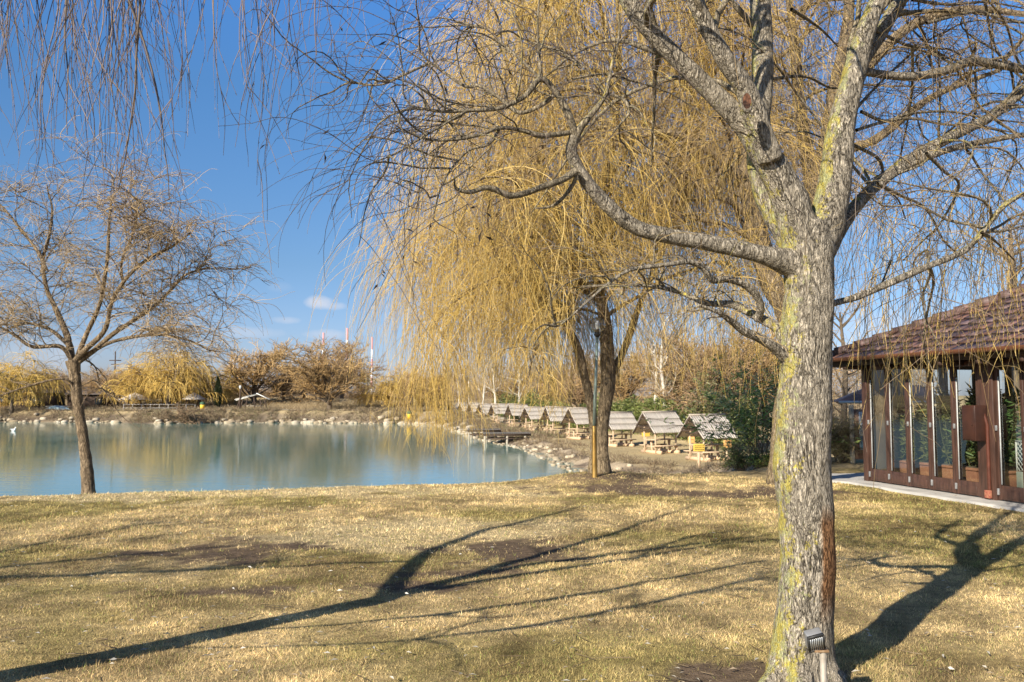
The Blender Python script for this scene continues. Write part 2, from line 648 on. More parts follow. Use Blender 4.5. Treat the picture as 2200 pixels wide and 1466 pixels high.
TREE_MAIN = at(1722, 1440, 5.05)
T1 = (TREE_MAIN[0], 5.05)
LAMPT = (1.98, 18.3)
BACKT = (5.35, 16.8)
MOUNDS = [(T1[0], T1[1], .5, .05), (LAMPT[0], LAMPT[1], 1.1, .22), (BACKT[0], BACKT[1], .9, .10)]


def ground(x, y):
    x = np.asarray(x, float)
    y = np.asarray(y, float)
    sd = lake_sd(x, y)
    sd = sd + .35 * fbm2(x, y, .9, 2) * sst((y - 22) / 10)
    y0 = 21 + 6 * sst((x - 6) / 3)
    B = -.013 * np.clip(y, 0, 30) + .03 * fbm2(x, y, .35, 3) + .012 * fbm2(x, y, 2.1, 2)
    low = -1.47 + .05 * fbm2(x, y, .3, 3)
    B = B + (low - B) * sst((y - y0) / 11)
    far = -.45 + .25 * fbm2(x, y, .06, 3)
    B = B + (far - B) * sst((y - 88) / 16) * (1 - sst((x + 3) / 10) * .6)
    # rise behind the shelters and behind the far shore path
    B = B + 1.0 * sst((x - 6 - (60 - y) * .17) / 9) * sst((y - 46) / 12)
    B = B + 1.6 * sst((y - 122) / 14) * (.6 + .5 * fbm2(x, y, .05, 2))
    W = np.where(y < 26, 2.3, np.where(y < 90, 2.6, 3.4))
    h = WZ - .12 + (B - WZ + .12) * sst((sd + .15) / W)
    h = h + .10 * fbm2(x, y, 1.4, 3) * sst(sd / .7) * (1 - sst((sd - 2.2) / 1.5)) * sst((y - 22) / 6)
    h = np.where(sd < -.15, WZ - .12 - np.clip(-sd * .3, 0, 1.5), h)
    for (mx, my, s, a) in MOUNDS:
        h = h + a * np.exp(-((x - mx) ** 2 + (y - my) ** 2) / (2 * s * s))
    return h


def gz(x, y):
    return float(ground(np.array([x]), np.array([y]))[0])


def gpos(px, py, y0=2, y1=300):
    """where the view ray through a pixel meets the ground"""
    ys = np.geomspace(y0, y1, 900)
    pts = np.array([at(px, py, Y) for Y in ys])
    g = ground(pts[:, 0], pts[:, 1])
    hit = np.nonzero(pts[:, 2] <= np.maximum(g, WZ))[0]
    k = hit[0] if len(hit) else -1
    return pts[k]


SOIL = [(gpos(478, 1182), (1.25, .7)), (gpos(870, 1262), (1.0, .22)), (gpos(1120, 1190), (1.0, .9)), (gpos(1290, 1048), (1.3, .8)),
        (gpos(1400, 1060), (1.3, .6)), (gpos(1640, 1062), (1.6, .7)), ((T1[0] - .25, T1[1] - .1, 0), (.65, .5)), (gpos(560, 1275), (.8, .3)),
        (gpos(1000, 1235), (.9, .2)), (gpos(700, 1268), (.7, .2))]
PALE = [(gpos(800, 1150), (1.8, 1.4)), (gpos(1000, 1130), (1.6, 1.0)), (gpos(300, 1066), (6, 1.4)), (gpos(800, 1053), (5, 1.0))]


def patches(x, y):
    """soil, pale straw and green amounts of the lawn"""
    n = fbm2(x, y, 1.7, 4)
    n2 = fbm2(x, y, 6.0, 3, 4.0)
    soil = np.zeros_like(x)
    for (p, (a, b)) in SOIL:
        d = np.sqrt(((x - p[0]) / a) ** 2 + ((y - p[1]) / b) ** 2)
        soil = np.maximum(soil, sst((1.05 + .55 * n + .5 * n2 - d) * 1.8))
    pale = np.zeros_like(x)
    for (p, (a, b)) in PALE:
        d = np.sqrt(((x - p[0]) / a) ** 2 + ((y - p[1]) / b) ** 2)
        pale = np.maximum(pale, sst((1.1 + .5 * n - d) * 1.5))
    green = sst(.28 + .9 * fbm2(x, y, .55, 4, 9.0) + .25 * n2 - pale * .5 + .1 * sst((x - 1) / 4))
    return soil, pale, green


C_TAN = np.array([.79, .60, .31])
C_PALE = np.array([.92, .75, .44])
C_GREEN = np.array([.37, .305, .105])
C_SOIL = np.array([.135, .098, .068])
C_BROWN = np.array([.26, .185, .09])


def lawn_col(x, y):
    soil, pale, green = patches(x, y)
    c = C_TAN + (C_GREEN - C_TAN) * green[:, None] * .75
    c = c + (C_BROWN - c) * (sst(fbm2(x, y, 1.1, 4, 3.0) * 1.3 - .1) * .6)[:, None]
    c = c * (1 + .38 * fbm2(x, y, 3.1, 4, 7.0))[:, None].clip(.45, 1.5)
    c = c + (C_PALE - c) * pale[:, None] * .7
    return c, soil


def axis(segs):
    out = [segs[0][0]]
    for a, b, n in segs:
        out += list(np.linspace(a, b, n + 1)[1:])
    return np.array(out)


xs = axis([(-3000, -600, 8), (-600, -140, 12), (-140, -40, 50), (-40, -13, 45), (-13, 14, 190), (14, 40, 40), (40, 140, 30), (140, 600, 10), (600, 3000, 8)])
ys = axis([(-60, -4, 14), (-4, 24, 200), (24, 62, 120), (62, 130, 90), (130, 300, 30), (300, 1000, 12), (1000, 4000, 10)])
X, Y = np.meshgrid(xs, ys)
xf, yf = X.ravel(), Y.ravel()
Z = ground(xf, yf)
sdv = lake_sd(xf, yf)
gc, soil = lawn_col(xf, yf)
gc = gc * .5
gc = gc + (C_SOIL - gc) * soil[:, None]
shore = sst((yf - 24) / 6) * (1 - sst((sdv - 1.8) / 1.2))
shn = sst(.5 + fbm2(xf, yf, 1.3, 3))
scol = np.array([.17, .13, .095]) + (np.array([.44, .35, .24]) - np.array([.17, .13, .095])) * shn[:, None]
scol = scol * (1 - .38 * sst((yf - 80) / 15))[:, None]
gc = gc + (scol - gc) * shore[:, None]
drygr = sst((yf - 26) / 6)[:, None] * (1 - shore[:, None])
gc = gc + (np.array([.52, .41, .235]) * (1 + .25 * fbm2(xf, yf, .5, 4))[:, None] - gc) * drygr * .8
mound_s = np.exp(-((xf - LAMPT[0]) ** 2 + (yf - LAMPT[1] + .3) ** 2) / .9)[:, None]
gc = gc + (C_SOIL * 1.2 - gc) * np.clip(mound_s * 1.4, 0, 1)
ac = Acc()
ny, nx = X.shape
idx = np.arange(nx * ny).reshape(ny, nx)
ac.add(np.stack([xf, yf, Z], 1), np.stack([idx[:-1, :-1], idx[:-1, 1:], idx[1:, 1:], idx[1:, :-1]], -1).reshape(-1, 4), None, gc)
M_ground = mk('ground_soil_and_turf', (.7, .7, .7), (1.2, 1.2, 1.2), 14, attr=True, rough=1, spec=.05, bump=.6, bscale=60, bdist=.03, detail=9)
g_o = ac.build('ground', M_ground, smooth=True)
g_o['kind'] = 'structure'

# water
ac = Acc()
ac.add([(-200, 12, WZ), (12, 12, WZ), (12, 125, WZ), (-200, 125, WZ)], [(0, 1, 2, 3)])
M_water = bpy.data.materials.new('lake_water')
N, L, b = nodes_of(M_water)
b.inputs['Base Color'].default_value = (.12, .25, .215, 1)
b.inputs['Roughness'].default_value = .06
b.inputs['IOR'].default_value = 1.5
t = N.new('ShaderNodeTexCoord')
hts = []
for sc_, st_, w_ in ((1.3, (.55, 1.6, 1), 1.0), (7, (.6, 1.5, 1), .22), (.12, (1, 1, 1), 1.3)):
    mp = N.new('ShaderNodeMapping')
    mp.inputs['Scale'].default_value = st_
    L.new(t.outputs['Object'], mp.inputs[0])
    nz = N.new('ShaderNodeTexNoise')
    nz.inputs['Scale'].default_value = sc_
    nz.inputs['Detail'].default_value = 4
    L.new(mp.outputs[0], nz.inputs['Vector'])
    mm = N.new('ShaderNodeMath')
    mm.operation = 'MULTIPLY'
    mm.inputs[1].default_value = w_
    L.new(nz.outputs[0], mm.inputs[0])
    hts.append(mm.outputs[0])
ad = N.new('ShaderNodeMath')
L.new(hts[0], ad.inputs[0])
L.new(hts[1], ad.inputs[1])
bu = N.new('ShaderNodeBump')
bu.inputs['Strength'].default_value = .13
bu.inputs['Distance'].default_value = .05
L.new(ad.outputs[0], bu.inputs['Height'])
L.new(bu.outputs[0], b.inputs['Normal'])
# broad patches where a breath of wind (or thin ice) dulls the surface
cr = N.new('ShaderNodeMapRange')
cr.inputs[1].default_value, cr.inputs[2].default_value = .5, .85
cr.inputs[3].default_value, cr.inputs[4].default_value = .02, .085
L.new(hts[2], cr.inputs[0])
L.new(cr.outputs[0], b.inputs['Roughness'])
wt = ac.build('lake_water', M_water)
wt['kind'] = 'structure'

# far shore path
ac = Acc()
pth = []
for i in range(len(LAKE)):
    pass
shore_pts = np.array([(-110, 110), (-70, 116), (-52, 113.5), (-44, 110), (-36, 112), (-30, 113), (-18, 110.5), (-10, 108.5), (-3, 101), (0, 90)], float)
sp, _ = spline(np.c_[shore_pts, np.zeros(len(shore_pts))], [1], 90)
T = nrm(np.gradient(sp[:, :2], axis=0))
Nn = np.stack([-T[:, 1], T[:, 0]], 1)
vv = []
for s in (-1, 1):
    q = sp[:, :2] + Nn * s * .9
    vv.append(np.c_[q, ground(q[:, 0], q[:, 1]) + .10])
v = np.concatenate(vv)
n_ = len(sp)
ac.add(v, [(i, i + 1, n_ + i + 1, n_ + i) for i in range(n_ - 1)])
tag(ac.build('footpath', mk('path_gravel', (.42, .36, .27), (.52, .46, .36), 3, rough=1)), kind='structure')

# ------------------------------------------------------------------ grass on the near lawn
def grass(n, ya, yb, h, w):
    yy = ya + (yb - ya) * rng.random(n) ** 1.15
    xx = (rng.random(n) * 2 - 1) * (yy * .66 + .4)
    # half of the blades stand in small tufts
    k = n // 16
    ci = rng.integers(0, k, n)
    tuft = rng.random(n) < .55
    sp = .022 + .02 * rng.random(k)
    xx = np.where(tuft, xx[ci] + rng.normal(size=n) * sp[ci], xx)
    yy = np.where(tuft, yy[ci] + rng.normal(size=n) * sp[ci], yy)
    th = rng.random(k)[ci]
    soil, pale, green = patches(xx, yy)
    sd = lake_sd(xx, yy)
    keep = (rng.random(n) > soil * .93) & (sd > .3)
    keep &= yy > 3.4
    keep &= np.hypot(xx - T1[0], yy - T1[1]) > .2
    # leave the paving free
    s = (xx - 7.55) * .243 + (yy - 18.0) * -.970
    d = (xx - 7.55) * .970 + (yy - 18.0) * .243
    keep &= ~((d > -.72) & (s > -3)) & ~((s < -.15) & (d > -1.6) & (s > -4))
    xx, yy = xx[keep], yy[keep]
    tuft, th = tuft[keep], th[keep]
    n = len(xx)
    zz = ground(xx, yy) - .004
    c, soil = lawn_col(xx, yy)
    c = c * (.45 + .95 * rng.random((n, 1)))
    gr = rng.random(n) < .10
    c[gr] = C_GREEN * np.array([.75, 1.05, .8]) * (.8 + .5 * rng.random((gr.sum(), 1)))
    hh = h * (.45 + .8 * rng.random(n)) * (.75 + .5 * sst(.5 + fbm2(xx, yy, 1.6, 3, 2.0)))
    hh = hh * np.where(tuft, .8 + .9 * th ** 2, .8)
    c = c * np.where(tuft, .7 + .6 * th, .95)[:, None]
    ww = w * (.7 + .6 * rng.random(n)) * (yy / 6) ** .8
    a = rng.random(n) * 2 * pi
    side = np.stack([np.cos(a), np.sin(a), np.zeros(n)], 1)
    ln = rng.normal(size=(n, 3)) * .75
    ln[:, 2] = 1
    ln = nrm(ln)
    B = np.stack([xx, yy, zz], 1)
    v = np.stack([B - side * ww[:, None], B + side * ww[:, None], B + ln * hh[:, None]], 1).reshape(-1, 3)
    i = np.arange(n)[:, None] * 3
    return v, i + np.array([[0, 1, 2]]), np.repeat(c, 3, axis=0)


ac = Acc()
for args in ((470000, 3.6, 9.5, .026, .0021), (330000, 9.5, 21.5, .04, .0024)):
    v, tr, c = grass(*args)
    ac.add(v, None, tr, c)
tag(ac.build('lawn_grass', M_blade), 'short dry winter grass covering the lawn in the foreground', 'grass', kind='stuff')

# leaf litter specks on the lawn
n = 900
yy = 4.2 + 13 * rng.random(n) ** 1.3
xx = (rng.random(n) * 2 - 1) * yy * .62
P = np.stack([xx, yy, ground(xx, yy) + .03], 1)
ac = Acc()
D = rdir(n, -.15, .25)
ac.leaves(P, D, .035 + .03 * rng.random(n), .012 + .008 * rng.random(n), pal([(.6, .55, .45), (.5, .4, .28), (.7, .67, .6)], n),
          up=np.tile([0, 0, 1.], (n, 1)) + .3 * rng.normal(size=(n, 3)))
n = 420
yy = 4.2 + 12 * rng.random(n) ** 1.2
xx = (rng.random(n) * 2 - 1) * yy * .6
Q = grow(np.stack([xx, yy, ground(xx, yy) + .022], 1), rdir(n, -.03, .03), .06 + .22 * rng.random(n), 5, 0, .0, .12)
Q[:, :, 2] = ground(Q[:, :, 0].ravel(), Q[:, :, 1].ravel()).reshape(n, 5) + .022
ac.tubes(Q, np.linspace(.003, .0015, 5)[None, :], 4, pal([(.2, .14, .09), (.32, .24, .15), (.12, .09, .06)], n))
tag(ac.build('leaf_litter', M_leaf), 'pale fallen willow leaves scattered over the lawn', 'leaf litter', kind='stuff')

# ------------------------------------------------------------------ trees
GOLD = [(.74, .52, .155), (.66, .46, .12), (.82, .60, .23), (.54, .36, .10), (.72, .54, .19)]
GREY = [(.13, .105, .095), (.17, .13, .11), (.10, .09, .09), (.22, .17, .12)]
MIXED = [(.30, .22, .14), (.36, .25, .12), (.22, .17, .13), (.42, .30, .13), (.2, .16, .13)]
EMPTY_LOC = {}


def px_path(pts, Y0, Y1=None, loc=None):
    """pixel polyline -> world points, depth running from Y0 to Y1"""
    Y1 = Y0 if Y1 is None else Y1
    n = len(pts)
    w = np.array([at(p[0], p[1], Y0 + (Y1 - Y0) * i / max(1, n - 1)) for i, p in enumerate(pts)])
    return w


def pxr(wpx, Y):
    return wpx / 2 / FPX * Y


# ---- the big willow at the right
main = empty('willow_tree', (T1[0], T1[1], gz(*T1)), 0, 'large grey-barked willow with yellow lichen on its trunk, spotlight at its foot', 'tree')
O = np.array(main.location)


def limb(ac, pts, widths, Y0, Y1=None, K=40, sides=14, rough=.10, freq=9, caps=True, store=None):
    w = px_path(pts, Y0, Y1)
    Ys = w[:, 1]
    r = np.array([pxr(a, y) for a, y in zip(np.interp(np.linspace(0, 1, len(pts)), np.linspace(0, 1, len(widths)), widths), Ys)])
    P, rr = spline(w - O, r, K)
    ac.tubes(P, rr, sides, rough=rough, freq=freq, caps=caps)
    if store is not None:
        store.append(P + O)
    return P


ac = Acc()
st_big = []
Yt = T1[1]
limb(ac, [(1722, 1500), (1722, 1440), (1726, 1380), (1731, 1300), (1735, 1200), (1730, 1100), (1723, 1000), (1726, 900), (1730, 800), (1735, 700), (1738, 620),
          (1735, 540), (1732, 480)], [144, 136, 128, 120, 112, 111, 116, 112, 110, 106, 104, 112, 96], Yt, Yt, 60, 36, .07, 6)
LA = [(1735, 575), (1690, 562), (1640, 548), (1540, 525), (1450, 510), (1370, 490), (1310, 445), (1260, 390), (1228, 330), (1236, 288)]
limb(ac, LA, [80, 58, 40, 36, 34, 33, 32, 29, 28, 24], Yt, 4.6, 60, 16, .08, 12, store=st_big)
LB = [(1728, 540), (1700, 440), (1660, 360), (1600, 270), (1500, 170), (1420, 90), (1360, 20), (1330, -60), (1300, -200), (1290, -420)]
limb(ac, LB, [88, 80, 68, 50, 41, 39, 38, 36, 30, 16], Yt, 4.7, 60, 18, .07, 9, store=st_big)
LC = [(1655, 345), (1630, 270), (1600, 190), (1560, 130), (1510, 40), (1480, -50), (1450, -200), (1440, -420)]
limb(ac, LC, [54, 52, 46, 41, 38, 35, 28, 14], 4.9, 4.5, 50, 16, .07, 9, store=st_big)
LD = [(1715, 545), (1680, 480), (1650, 420), (1632, 340), (1630, 250), (1638, 150), (1636, 50), (1632, -50), (1640, -250), (1650, -480)]
limb(ac, LD, [60, 62, 60, 56, 52, 48, 46, 42, 34, 16], Yt + .08, 5.5, 60, 16, .07, 9, store=st_big)
LE = [(1742, 560), (1770, 490), (1790, 420), (1803, 300), (1825, 200), (1850, 100), (1885, 0), (1925, -100), (1960, -250), (2000, -480)]
limb(ac, LE, [80, 80, 72, 62, 52, 46, 36, 32, 28, 16], Yt, 5.3, 60, 18, .07, 9, store=st_big)
limb(ac, [(1838, 150), (1870, 105), (1905, 50), (1940, -10), (1990, -100), (2060, -260)], [30, 34, 32, 32, 26, 12], 5.2, 5.9, 36, 12, .07, 10, store=st_big)
limb(ac, [(1700, 775), (1668, 750), (1635, 728), (1600, 712), (1570, 690), (1545, 672), (1500, 655)], [40, 26, 23, 20, 16, 12, 8], Yt, 4.7, 36, 12, .10, 14, store=st_big)
limb(ac, [(1705, 745), (1670, 705), (1640, 688), (1610, 672), (1575, 655), (1520, 652), (1490, 640), (1450, 625), (1400, 615), (1320, 612)],
     [44, 24, 22, 20, 18, 15, 14, 12, 10, 6], Yt, 5.6, 44, 12, .10, 14, store=st_big)
limb(ac, [(1625, 690), (1634, 665), (1628, 640), (1600, 612), (1560, 600), (1530, 602), (1510, 575), (1480, 563), (1440, 568), (1380, 575), (1345, 584), (1300, 615),
          (1260, 650), (1215, 690), (1190, 705)], [18, 18, 17, 17, 17, 16, 15, 14, 12, 11, 10, 9, 8, 6, 4], 5.15, 4.4, 60, 10, .12, 16, store=st_big)
limb(ac, [(1760, 655), (1790, 652), (1850, 635), (1930, 600), (2000, 570), (2070, 540), (2110, 500), (2160, 440), (2230, 400), (2330, 330)],
     [22, 16, 16, 17, 15, 14, 13, 12, 11, 8], Yt, 5.6, 50, 10, .08, 14, store=st_big)
limb(ac, [(1765, 560), (1800, 500), (1830, 455), (1880, 400), (1960, 340), (2050, 290), (2130, 250), (2210, 185), (2300, 100)],
     [44, 34, 30, 28, 26, 24, 22, 20, 14], Yt + .1, 6.2, 50, 12, .08, 14, store=st_big)
limb(ac, [(1905, 385), (1960, 352), (2050, 318), (2130, 302), (2210, 290), (2320, 300)], [16, 16, 15, 14, 12, 8], 5.55, 6.0, 30, 10, .08, 14, store=st_big)
limb(ac, [(1845, 150), (1880, 158), (1960, 165), (2040, 150), (2085, 133), (2150, 140), (2230, 160), (2340, 220)], [22, 18, 20, 21, 21, 20, 19, 12], 5.3, 6.0, 36, 10, .08, 14, store=st_big)
limb(ac, [(1860, 330), (1835, 300), (1990, 250), (2060, 240), (2200, 262)], [8, 8, 7, 6, 5], 5.3, 6.5, 30, 8, .08, 14, store=st_big) if False else None
# roots running out at the foot
for a in (200, 250, 320, 20, 100):
    d = np.array([cos(R_(a)), sin(R_(a)), 0])
    p = [d * .05 + [0, 0, .20], d * .17 + [0, 0, .04], d * .26 + [0, 0, -.02], d * .36 + [0, 0, -.08]]
    P, rr = spline(p, [.09, .07, .045, .02], 14)
    ac.tubes(P, rr, 10, rough=.15, freq=14, caps=True)
# rim of the old knot hole
kc = at(1602, 222, 4.62) - O
th = np.linspace(0, 2 * pi, 25)
ring = np.stack([kc[0] + .028 * np.cos(th), kc[1] - .02 + 0 * th, kc[2] + .055 * np.sin(th)], 1)
ac.tubes(ring, .012, 8, rough=.2, freq=20)
tr = ac.build('trunk', M_bark_main, main, smooth=True)
md = tr.modifiers.new('join', 'REMESH')
md.mode = 'VOXEL'
md.voxel_size = .009
md.use_smooth_shade = True
sm = tr.modifiers.new('soften', 'SMOOTH')
sm.iterations = 5
sm.factor = .5
# the dark hollow inside the knot
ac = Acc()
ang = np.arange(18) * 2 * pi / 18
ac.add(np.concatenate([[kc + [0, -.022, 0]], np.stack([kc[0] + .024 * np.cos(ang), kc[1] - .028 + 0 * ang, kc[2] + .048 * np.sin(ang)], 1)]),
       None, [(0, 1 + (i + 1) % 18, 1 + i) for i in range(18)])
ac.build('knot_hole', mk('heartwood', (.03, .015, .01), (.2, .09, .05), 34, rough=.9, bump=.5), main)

# thinner branches
ac = Acc()
stA, stR = [], []
def br(pts, widths, Y0, Y1=None, K=30, store=None):
    limb(ac, pts, widths, Y0, Y1, K, 8, .12, 18, False, store)
br([(1236, 292), (1225, 255), (1195, 200), (1162, 170), (1130, 205), (1095, 225), (1060, 235), (1000, 238), (950, 240), (890, 232), (860, 240)], [18, 17, 15, 14, 12, 11, 10, 8, 7, 5, 3], 4.6, 4.2, 50, stA)
br([(1238, 292), (1250, 270), (1280, 235), (1303, 200), (1312, 150), (1328, 90), (1330, 30)], [20, 17, 12, 10, 7, 5, 3], 4.6, 4.5, 34, stA)
br([(1303, 200), (1340, 215), (1352, 240), (1330, 270), (1315, 285)], [8, 7, 6, 4, 2], 4.57, 4.5, 24, stA)
br([(1238, 368), (1205, 388), (1170, 400), (1130, 415), (1095, 421), (1065, 408), (1040, 404), (1010, 413), (980, 405), (976, 380)], [16, 15, 14, 14, 13, 12, 12, 9, 7, 3], 4.62, 4.3, 40)
br([(1238, 368), (1232, 395), (1205, 430), (1180, 445), (1150, 448)], [9, 9, 8, 6, 3], 4.62, 4.7, 24)
br([(1195, 200), (1165, 225), (1120, 243), (1090, 225), (1070, 208), (1030, 185), (1000, 186), (960, 160), (925, 135), (900, 112)], [11, 10, 9, 9, 8, 8, 7, 6, 5, 3], 4.55, 4.9, 40, stA)
br([(1228, 285), (1190, 290), (1160, 292), (1120, 280), (1075, 275), (1030, 290), (980, 300), (920, 300), (880, 285), (850, 270)], [12, 12, 14, 10, 9, 8, 7, 6, 4, 3], 4.6, 4.1, 40, stA)
br([(1075, 275), (1050, 310), (1005, 325), (965, 370), (945, 410), (930, 470)], [6, 6, 5, 5, 4, 3], 4.4, 4.2, 30, stA)
br([(1162, 170), (1158, 110), (1155, 50), (1160, -20)], [8, 6, 5, 4], 4.5, 4.4, 24, stA)
br([(1162, 170), (1120, 130), (1080, 95), (1040, 60), (985, 50)], [7, 6, 5, 4, 3], 4.5, 4.7, 24, stA)
br([(925, 135), (870, 160), (820, 182), (770, 180), (735, 172)], [6, 6, 5, 4, 2], 4.8, 5.0, 24, stA)
br([(1000, 240), (950, 270), (900, 300), (850, 330), (800, 350)], [6, 5, 4, 4, 2], 4.3, 4.0, 24, stA)
br([(1303, 200), (1260, 150), (1200, 110), (1140, 90)], [6, 5, 4, 3], 4.57, 4.9, 24, stA)
br([(1230, 170), (1300, 160), (1380, 180), (1440, 200)], [5, 5, 4, 3], 4.57, 4.9, 24, stA)
for pts in ([(1850, 240), (1900, 260), (1955, 245), (2040, 240), (2120, 255), (2210, 265)], [(1840, 280), (1900, 262), (1960, 255), (2030, 268), (2100, 270), (2200, 290)],
            [(1870, 60), (1920, 85), (1960, 100), (2050, 110), (2070, 150), (2090, 210)], [(1990, 330), (2030, 370), (2060, 400), (2020, 480), (1980, 520), (1940, 560)],
            [(1830, 310), (1890, 345), (1900, 400), (1930, 430), (1945, 470)], [(1885, 395), (1935, 420), (1990, 450), (2030, 520), (2080, 560)],
            [(1930, 600), (1895, 615), (1915, 560)], [(2110, 500), (2140, 520), (2180, 560)], [(1960, 100), (1960, 180), (1950, 260), (1925, 380)],
            [(1825, 250), (1870, 200), (1920, 150), (1990, 90), (2050, 60)], [(1700, 20), (1760, 60), (1800, 100)], [(1660, 170), (1730, 165), (1790, 190), (1830, 172)],
            [(1960, 0), (2040, 10), (2120, 5), (2210, 20)], [(1990, 50), (2100, 25), (2150, 45), (2220, 50)]):
    br(pts, [8, 7, 6, 5, 4, 3], 5.3, 6.1, 30, stR)
# random secondary boughs above the frame and outwards
P0, T0, tt = sample(st_big[1:5] + st_big[5:6], 46, .45, 1)
D0 = nrm(T0 * .8 + rdir(46, -.1, .8))
bo = grow(P0, D0, 1.0 + 1.5 * rng.random(46), 14, -.04, .12, .10)
ac.tubes(bo - O, np.linspace(.022, .005, 14)[None, :], 6)
P0, T0, tt = sample(st_big[9:], 46, .35, 1)
D0 = nrm(T0 * .6 + rdir(46, -.3, .7))
bo2 = grow(P0, D0, .7 + 1.2 * rng.random(46), 14, -.02, .2, .12)
ac.tubes(bo2 - O, np.linspace(.011, .003, 14)[None, :], 5)
P0, T0, tt = sample(st_big[6:9], 34, .4, 1)
bo4 = grow(P0, nrm(T0 * .7 + rdir(34, -.2, .8)), .2 + .4 * rng.random(34), 10, -.02, .15, .16)
ac.tubes(bo4 - O, np.linspace(.006, .002, 10)[None, :], 4)
P0, T0, tt = sample(stA, 70, .3, 1)
D0 = nrm(T0 * .7 + rdir(70, -.2, .7) + np.array([-.25, 0, 0]))
bo3 = grow(P0, D0, .35 + .6 * rng.random(70), 12, -.03, .22, .16)
ac.tubes(bo3 - O, np.linspace(.006, .0018, 12)[None, :], 4)
ac.build('branch', M_bark_branch, main, smooth=True)

ac = Acc()


def strands(ac, src, n, L, K=14, g0=.02, g1=.35, wob=.06, r0=.0022, r1=.0009, cols=GREY, t0=.2, out=None, O=None, zmin=None, bias=(0, 0, 0), side=3, up=.3, power=1.0, skip=None):
    P0, T0, tt = sample(src, n, t0, 1)
    D0 = nrm(T0 * .7 + rdir(n, -.3, up + .3) + np.asarray(bias))
    if out is not None:
        rad = P0 - np.array([out[0], out[1], 0])
        rad[:, 2] = 0
        D0 = nrm(D0 + nrm(rad) * .5)
    Ln = L[0] + (L[1] - L[0]) * rng.random(n)
    if zmin is not None:
        Ln = np.minimum(Ln, np.maximum(P0[:, 2] - zmin(P0, n), .25) * 1.12)
    P = grow(P0, D0, Ln, K, g0, g1, wob, power)
    if skip is not None:
        P = P[skip(P, 0)]
        n = len(P)
    Rr = np.linspace(r0, r1, K)[None, :] * (.7 + .6 * rng.random((n, 1)))
    ac.tubes(P - (O if O is not None else 0), Rr, side, pal(cols, n))
    return P


# fine arching twigs of the long left limb
p = strands(ac, stA, 160, (.3, .85), 16, -.02, .26, .13, .0026, .0010, GREY, .25, O=O, bias=(-.45, 0, .1))
strands(ac, p, 230, (.12, .5), 10, .0, .25, .12, .0014, .0008, GREY, .2, O=O, bias=(-.2, 0, 0))
p2 = strands(ac, bo3, 170, (.25, .9), 14, .03, .30, .09, .0020, .0009, GREY, .3, O=O, bias=(-.3, 0, 0))
strands(ac, p2, 120, (.1, .35), 8, .0, .25, .12, .0013, .0008, GREY, .2, O=O)
# hanging shoots on the right and above
p3 = strands(ac, stR, 260, (.3, 1.1), 14, .02, .30, .12, .0026, .0012, MIXED, .1, O=O)
strands(ac, p3, 420, (.15, .7), 9, .05, .35, .12, .0016, .0009, MIXED, .2, O=O)
p4 = strands(ac, bo2, 420, (.6, 2.0), 16, .03, .4, .08, .0026, .0011, MIXED, .2, O=O)
strands(ac, p4, 400, (.15, .5), 8, .05, .3, .12, .0014, .0008, MIXED, .2, O=O)
p5 = strands(ac, bo, 330, (.6, 1.7), 14, .03, .4, .08, .0028, .0012, MIXED, .2, O=O)
strands(ac, bo4, 90, (.15, .5), 9, .02, .3, .1, .002, .001, MIXED, .2, O=O)
strands(ac, st_big[6:9], 60, (.15, .5), 10, 0, .2, .12, .0024, .001, MIXED, .3, O=O)
# long yellow shoots hanging in front of the pavilion roof
n = 120
px = 1800 + 420 * rng.random(n) ** .8
pts = np.array([at(a, 350 + 260 * rng.random() - (a - 1800) * .25, 6.3 + 1.6 * rng.random()) for a in px])
Ly = np.minimum(1.0 + 1.2 * rng.random(n), pts[:, 2] - 1.55)
P = grow(pts, rdir(n, -.6, .1), Ly, 18, .25, .35, .055)
ac.tubes(P - O, np.linspace(.0032, .0016, 18)[None, :], 4, pal(GOLD, n))
P0, T0, _ = sample(P, 260, .3, 1)
Q = grow(P0, nrm(T0 + .7 * rdir(260)), .1 + .35 * rng.random(260), 8, .1, .2, .08)
ac.tubes(Q - O, np.linspace(.002, .001, 8)[None, :], 3, pal(GOLD, 260))
# old leaf clusters still hanging on
P0, T0, _ = sample(np.concatenate([p, p2[:, :14]], 0) if p.shape[1] == p2.shape[1] else p2, 40, .5, 1)
ac.leaves(P0 - O, rdir(40, -1, -.2), .04 + .03 * rng.random(40), .012, (.06, .045, .035))
ac.build('crown', M_strand, main, smooth=True)

